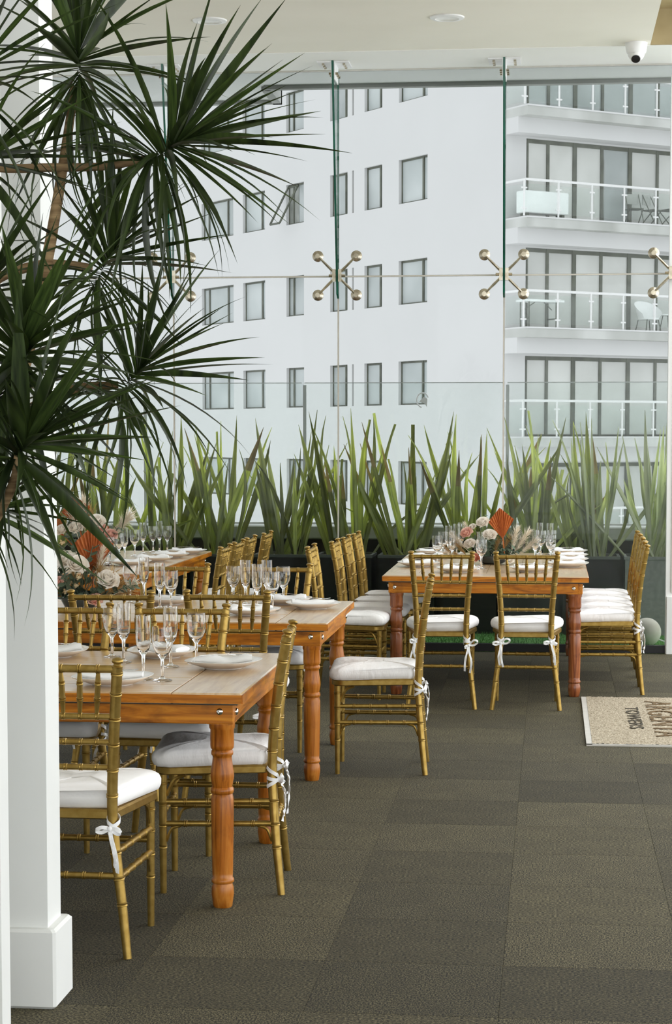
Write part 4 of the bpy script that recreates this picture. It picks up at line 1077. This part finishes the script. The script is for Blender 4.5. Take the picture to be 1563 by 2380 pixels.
A4 = [('O', 1170, 1252, 1.05, -6), ('W', 1140, 1243, 1.0, 5), ('W', 1124, 1214, 0.95, -15), ('P', 1087, 1238, 0.95, -25), ('W', 1094, 1264, 0.9, -20), ('S', 1106, 1296, 0.85, -10), ('W', 1100, 1224, 0.55, -20),
      ('w', 1195, 1285, 1.1, 35), ('w', 1205, 1290, 1.0, 50), ('w', 1190, 1280, 1.0, 15), ('t', 1165, 1285, 0.85, 30), ('t', 1150, 1290, 0.8, 15), ('t', 1085, 1290, 0.8, -40), ('t', 1070, 1292, 0.8, -62), ('w', 1085, 1275, 0.9, -45), ('w', 1095, 1245, 0.6, -25),
      ('e', 1155, 1285, 1, 0), ('e', 1165, 1290, 1, 20), ('e', 1145, 1282, 1, -10), ('e', 1130, 1290, 1, 10), ('b', 1168, 1265, .5, 0), ('b', 1075, 1255, .6, 0), ('W', 1185, 1300, 0.7, 20), ('e', 1160, 1305, .9, 60), ('e', 1120, 1225, .7, 0)]
arrangement('flower arrangement with rust palm leaf and white roses on the right table', (1145, 1300), 13.25, A4, 1)
A2 = [('O', 215, 1335, 1.25, 2), ('O', 130, 1330, 0.9, -50), ('W', 190, 1311, 1.15, 25), ('W', 165, 1303, 0.95, -15), ('W', 258, 1347, 1.2, 25), ('P', 142, 1352, 0.75, -15), ('P', 127, 1318, 0.8, -30), ('P', 228, 1393, 0.85, 10), ('W', 132, 1372, 0.8, -30), ('W', 120, 1340, 0.8, -30),
      ('t', 235, 1385, 1.0, 30), ('t', 245, 1385, 0.9, 55), ('t', 225, 1375, 1.0, 10), ('t', 178, 1345, 0.7, -8), ('t', 255, 1390, 0.9, 70), ('w', 270, 1380, 0.8, 62), ('w', 225, 1330, 0.8, 18),
      ('b', 187, 1340, .9, 0), ('b', 165, 1354, .8, 0), ('b', 180, 1360, .8, 0), ('b', 158, 1374, .8, 0), ('b', 278, 1342, .5, 0), ('b', 195, 1328, .7, 0),
      ('e', 172, 1375, 1.2, 0), ('e', 205, 1335, 1.2, 0), ('e', 150, 1340, 1.2, -20), ('e', 145, 1385, 1.2, -20), ('e', 215, 1390, 1.2, 30), ('e', 190, 1385, 1.3, 10), ('e', 268, 1372, 1.0, 60), ('e', 150, 1395, 1.3, -10)]
arrangement('large flower arrangement with roses and rust palm on the middle table', (190, 1400), 9.62, A2, 2)
A3 = [('O', 190, 1232, 1.2, -10), ('O', 150, 1245, 1.0, -40), ('W', 232, 1212, 1.25, 10), ('W', 185, 1226, 1.2, -10), ('W', 226, 1240, 1.2, 5), ('P', 263, 1243, 1.0, 25), ('P', 240, 1226, 0.9, 15), ('W', 150, 1232, 1.0, -25),
      ('w', 262, 1248, 1.3, 38), ('w', 255, 1240, 1.2, 55), ('w', 200, 1235, 1.4, 0), ('w', 180, 1235, 1.3, -14), ('t', 212, 1240, 1.2, 5), ('t', 165, 1250, 1.1, -30), ('e', 170, 1250, 1.5, -20), ('e', 210, 1270, 1.5, 10), ('e', 240, 1275, 1.5, 25), ('b', 215, 1225, .9, 0), ('b', 150, 1260, 1, 0), ('O', 222, 1290, 1.1, 25)]
arrangement('flower arrangement on the back left table half hidden by plant leaves', (205, 1300), 12.9, A3, 3)

# ------------------------------------------------------------------ door mat with lettering
m0 = atz(1350, 1623, 0); m1 = atz(1364, 1734, 0)
mw = m0.y - m1.y
mt = thing('door_mat', 'beige looped door mat with brown lettering at the right edge', 'mat', (m1.x, m1.y, 0.0), 0)
b = MB(); NX, NY = 120, 70; LX = 1.15
rr = random.Random(9)
vs = []; fs = []
for j in range(NY + 1):
    for i in range(NX + 1):
        vs.append((0.03 + (LX - 0.03) * i / NX, 0.015 + (mw - 0.02) * j / NY, 0.010 + rr.uniform(0, 0.004)))
for j in range(NY):
    for i in range(NX): fs.append((j * (NX + 1) + i, j * (NX + 1) + i + 1, (j + 1) * (NX + 1) + i + 1, (j + 1) * (NX + 1) + i))
b.add(vs, fs); b.build('pile', M['mat'], mt)
MB().box(0, LX, 0, mw, 0.0005, 0.008).box(0, 0.03, 0, mw, 0.008, 0.0105).box(0, LX, 0, 0.015, 0.008, 0.0105).build('border', M['mat_edge'], mt, False)
def letters(name, txt, size, loc, m, sx=1.0):
    cu = bpy.data.curves.new(name, 'FONT'); cu.body = txt; cu.size = size; cu.align_x = 'CENTER'; cu.extrude = 0.0012; cu.space_character = 1.08
    o = bpy.data.objects.new(name, cu); COL.objects.link(o)
    dg = bpy.context.evaluated_depsgraph_get()
    me = bpy.data.meshes.new_from_object(o.evaluated_get(dg)); bpy.data.objects.remove(o)
    me.materials.clear(); me.materials.append(m)
    o = link(name, me, mt); o.location = loc; o.rotation_euler.z = -Q; o.scale = (sx, 1, 1)
    return o
tw = atz(1461, 1672, 0); tb_ = atz(1520, 1675, 0)
w1 = letters('lettering', 'TOWERS', 0.11, (tw.x - mt.location.x - 0.005, mw * 0.52, 0.0145), M['ink_dark'], 1)
w2 = letters('lettering', 'ARGENTA', 0.22, (tb_.x - mt.location.x - 0.02, mw * 0.52, 0.0145), M['ink_brown'], 1)
for o, tgt in ((w1, (atz(1455, 1646, 0).y - atz(1455, 1699, 0).y)), (w2, (atz(1510, 1629, 0).y - atz(1510, 1717, 0).y))):
    o.scale.x = 0.93 * tgt / max(0.01, o.dimensions.x)

# ------------------------------------------------------------------ foreground dracaena
dp = aty(-420, 1500, 4.2)
dr = thing('dracaena_plant', 'tall dracaena with long pointed dark green leaves in the left foreground', 'plant', (dp.x, 4.2, 0), 0)
MB().lathe([(0.13, 0.0), (0.15, 0.02), (0.19, 0.34), (0.20, 0.36), (0.185, 0.36), (0.17, 0.32), (0.0, 0.32)], 28).build('pot', M['pot'], dr)
def DP(px, py, Y): return aty(px, py, Y) - Vector((dp.x, 4.2, 0))
# rosettes: centre px, depth, axis (right, toward camera, up), leaves, length, spread
RO = [
 (183, 150, 4.30, (0.02, 0.1, 1), 74, 0.37, 1.0),
 (388, 350, 4.30, (0.80, 0.15, 0.42), 84, 0.38, 1.05),
 (243, 618, 4.35, (0.45, 0.1, 0.8), 60, 0.31, 1.0),
 (305, 885, 4.35, (0.6, 0.15, 0.7), 62, 0.33, 1.0),
 (48, 835, 3.90, (0.45, 0.35, 0.9), 66, 0.345, 1.15),
 (42, 1055, 3.80, (0.6, 0.25, 0.5), 72, 0.325, 1.15),
 (-60, 190, 4.00, (0.5, 0.3, 0.9), 30, 0.36, 1.1),
 (-70, 380, 4.20, (0.9, 0.2, 0.2), 30, 0.34, 1.0),
 (-40, 690, 4.00, (0.4, 0.3, 0.8), 34, 0.34, 1.0),
 (-40, 960, 3.95, (0.5, 0.3, 0.5), 40, 0.32, 1.1),
 (-45, 1190, 3.95, (0.4, 0.3, 0.1), 34, 0.30, 1.1),
]
def dleaf(name, bend, W=0.030):
    b = MB(); n = 9; vs = []; fs = []; y = z = 0.0
    for k in range(n + 1):
        u = k / n
        w = W * (0.42 + 0.58 * math.sin(min(1.0, u / 0.38) * math.pi / 2)) * (1 if u < 0.38 else max(0.015, (1 - ((u - 0.38) / 0.62) ** 1.25)))
        fold = w * 0.30
        vs += [(-w / 2, y, z + fold), (0, y, z), (w / 2, y, z + fold)]
        a = bend * (u ** 1.3); y += math.cos(a) / n; z -= math.sin(a) / n
    for k in range(n):
        o = 3 * k; fs += [(o, o + 1, o + 4, o + 3), (o + 1, o + 2, o + 5, o + 4)]
    return b.add(vs, fs).mesh(name, M['leaf'], True, 70)
BENDS = [0.05, 0.15, 0.3, 0.5, 0.75, 1.0]
DL = [dleaf('dracaena_leaf', bd, 0.085 if i % 2 else 0.068) for i, bd in enumerate(BENDS)]
DN = [dleaf('narrow_leaf', bd, 0.044 if i % 2 else 0.034) for i, bd in enumerate([0.2, 0.4, 0.65, 0.9, 1.15, 1.4])]
leaves = []
rg = random.Random(21)
for ri, (px, py, Y, axis, nlv, LL, wd) in enumerate(RO):
    c = DP(px, py, Y); ax = (RT * axis[0] - F0 * axis[1] + ZZ * axis[2]).normalized()
    s1 = ax.cross(F0).normalized(); s2 = ax.cross(s1)
    for q in range(nlv):
        u = (q + 0.5) / nlv
        th = R(8 + (158 if ri == 0 else 132) * u ** 0.9) + rg.uniform(-.12, .12); ph = q * 2.39996 + rg.uniform(-.2, .2)
        d = (ax * math.cos(th) + (s1 * math.cos(ph) + s2 * math.sin(ph)) * math.sin(th)).normalized()
        st0 = c + ax * (0.045 - 0.10 * u)
        bi = min(5, max(0, int(u * 4 + rg.uniform(-.6, 1.4))))
        L = LL * rg.uniform(0.72, 1.05) * (0.85 if u < 0.1 else 1)
        side = d.cross(ZZ)
        if side.length < 0.05: side = s1.copy()
        side.normalize(); nrm = side.cross(d).normalized()
        roll = rg.gauss(0, 0.35)
        rot = Matrix((side, d, nrm)).transposed().to_4x4()
        mat = Matrix.Translation(st0) @ rot @ Matrix.Rotation(roll, 4, 'Y') @ Matrix.Diagonal((L * wd * rg.uniform(.7, 1.25), L, L, 1))
        narrow = rg.random() < (0.12 + 0.85 * min(1, u * 1.6)) * (0.55 if ri in (4, 5) else 1)
        leaves.append((ri, (DN if narrow else DL)[bi], mat))
leaves.sort(key=lambda t: 0 if t[0] < 6 else 1)
step = len(leaves) / 295.0
keep = {int(i * step) for i in range(295)}
fol = MB()
for i, (ri, me, mat) in enumerate(leaves):
    if i in keep:
        o = link('leaf', me, dr); o.matrix_local = mat
    else:
        fol.add([mat @ v.co for v in me.vertices], [tuple(p.vertices) for p in me.polygons])
o = fol.build('foliage', M['leaf'], dr, True, 70); tag(o, kind='stuff')
def stem(name, pts, rad):
    P = curve([DP(*p) for p in pts], 5); n = len(P)
    MB().tube(P, [rad[0] + (rad[1] - rad[0]) * i / (n - 1) for i in range(n)], 10).build(name, M['bark'], dr)
stem('trunk', [(-420, 2800, 4.2), (-330, 1900, 4.2), (-120, 1300, 4.15), (40, 900, 4.25), (100, 650, 4.28), (128, 500, 4.3), (155, 330, 4.32), (174, 200, 4.33)], (0.020, 0.009))
stem('branch', [(-430, 2800, 4.2), (-330, 1600, 4.2), (-190, 700, 4.25), (-110, 415, 4.27), (50, 392, 4.28), (240, 387, 4.33), (345, 368, 4.33)], (0.014, 0.008))
stem('branch', [(-140, 1350, 4.15), (-110, 800, 4.2), (-20, 660, 4.3), (80, 618, 4.33), (150, 614, 4.37), (215, 622, 4.38)], (0.014, 0.008))
stem('branch', [(-110, 1280, 4.15), (20, 1000, 4.25), (160, 908, 4.35), (275, 894, 4.38)], (0.014, 0.008))
stem('branch', [(-415, 2800, 4.2), (-300, 1900, 4.05), (-110, 1400, 3.9), (20, 1150, 3.82), (42, 1060, 3.8)], (0.014, 0.008))
stem('branch', [(-310, 1900, 4.08), (-120, 1350, 4.0), (10, 1000, 3.92), (48, 840, 3.9)], (0.014, 0.008))
stem('branch', [(-310, 1800, 4.15), (-180, 1100, 4.05), (-70, 800, 4.0), (-40, 695, 4.0)], (0.014, 0.009))
stem('branch', [(-190, 700, 4.25), (-170, 450, 4.1), (-110, 300, 4.0), (-60, 195, 4.0)], (0.013, 0.009))
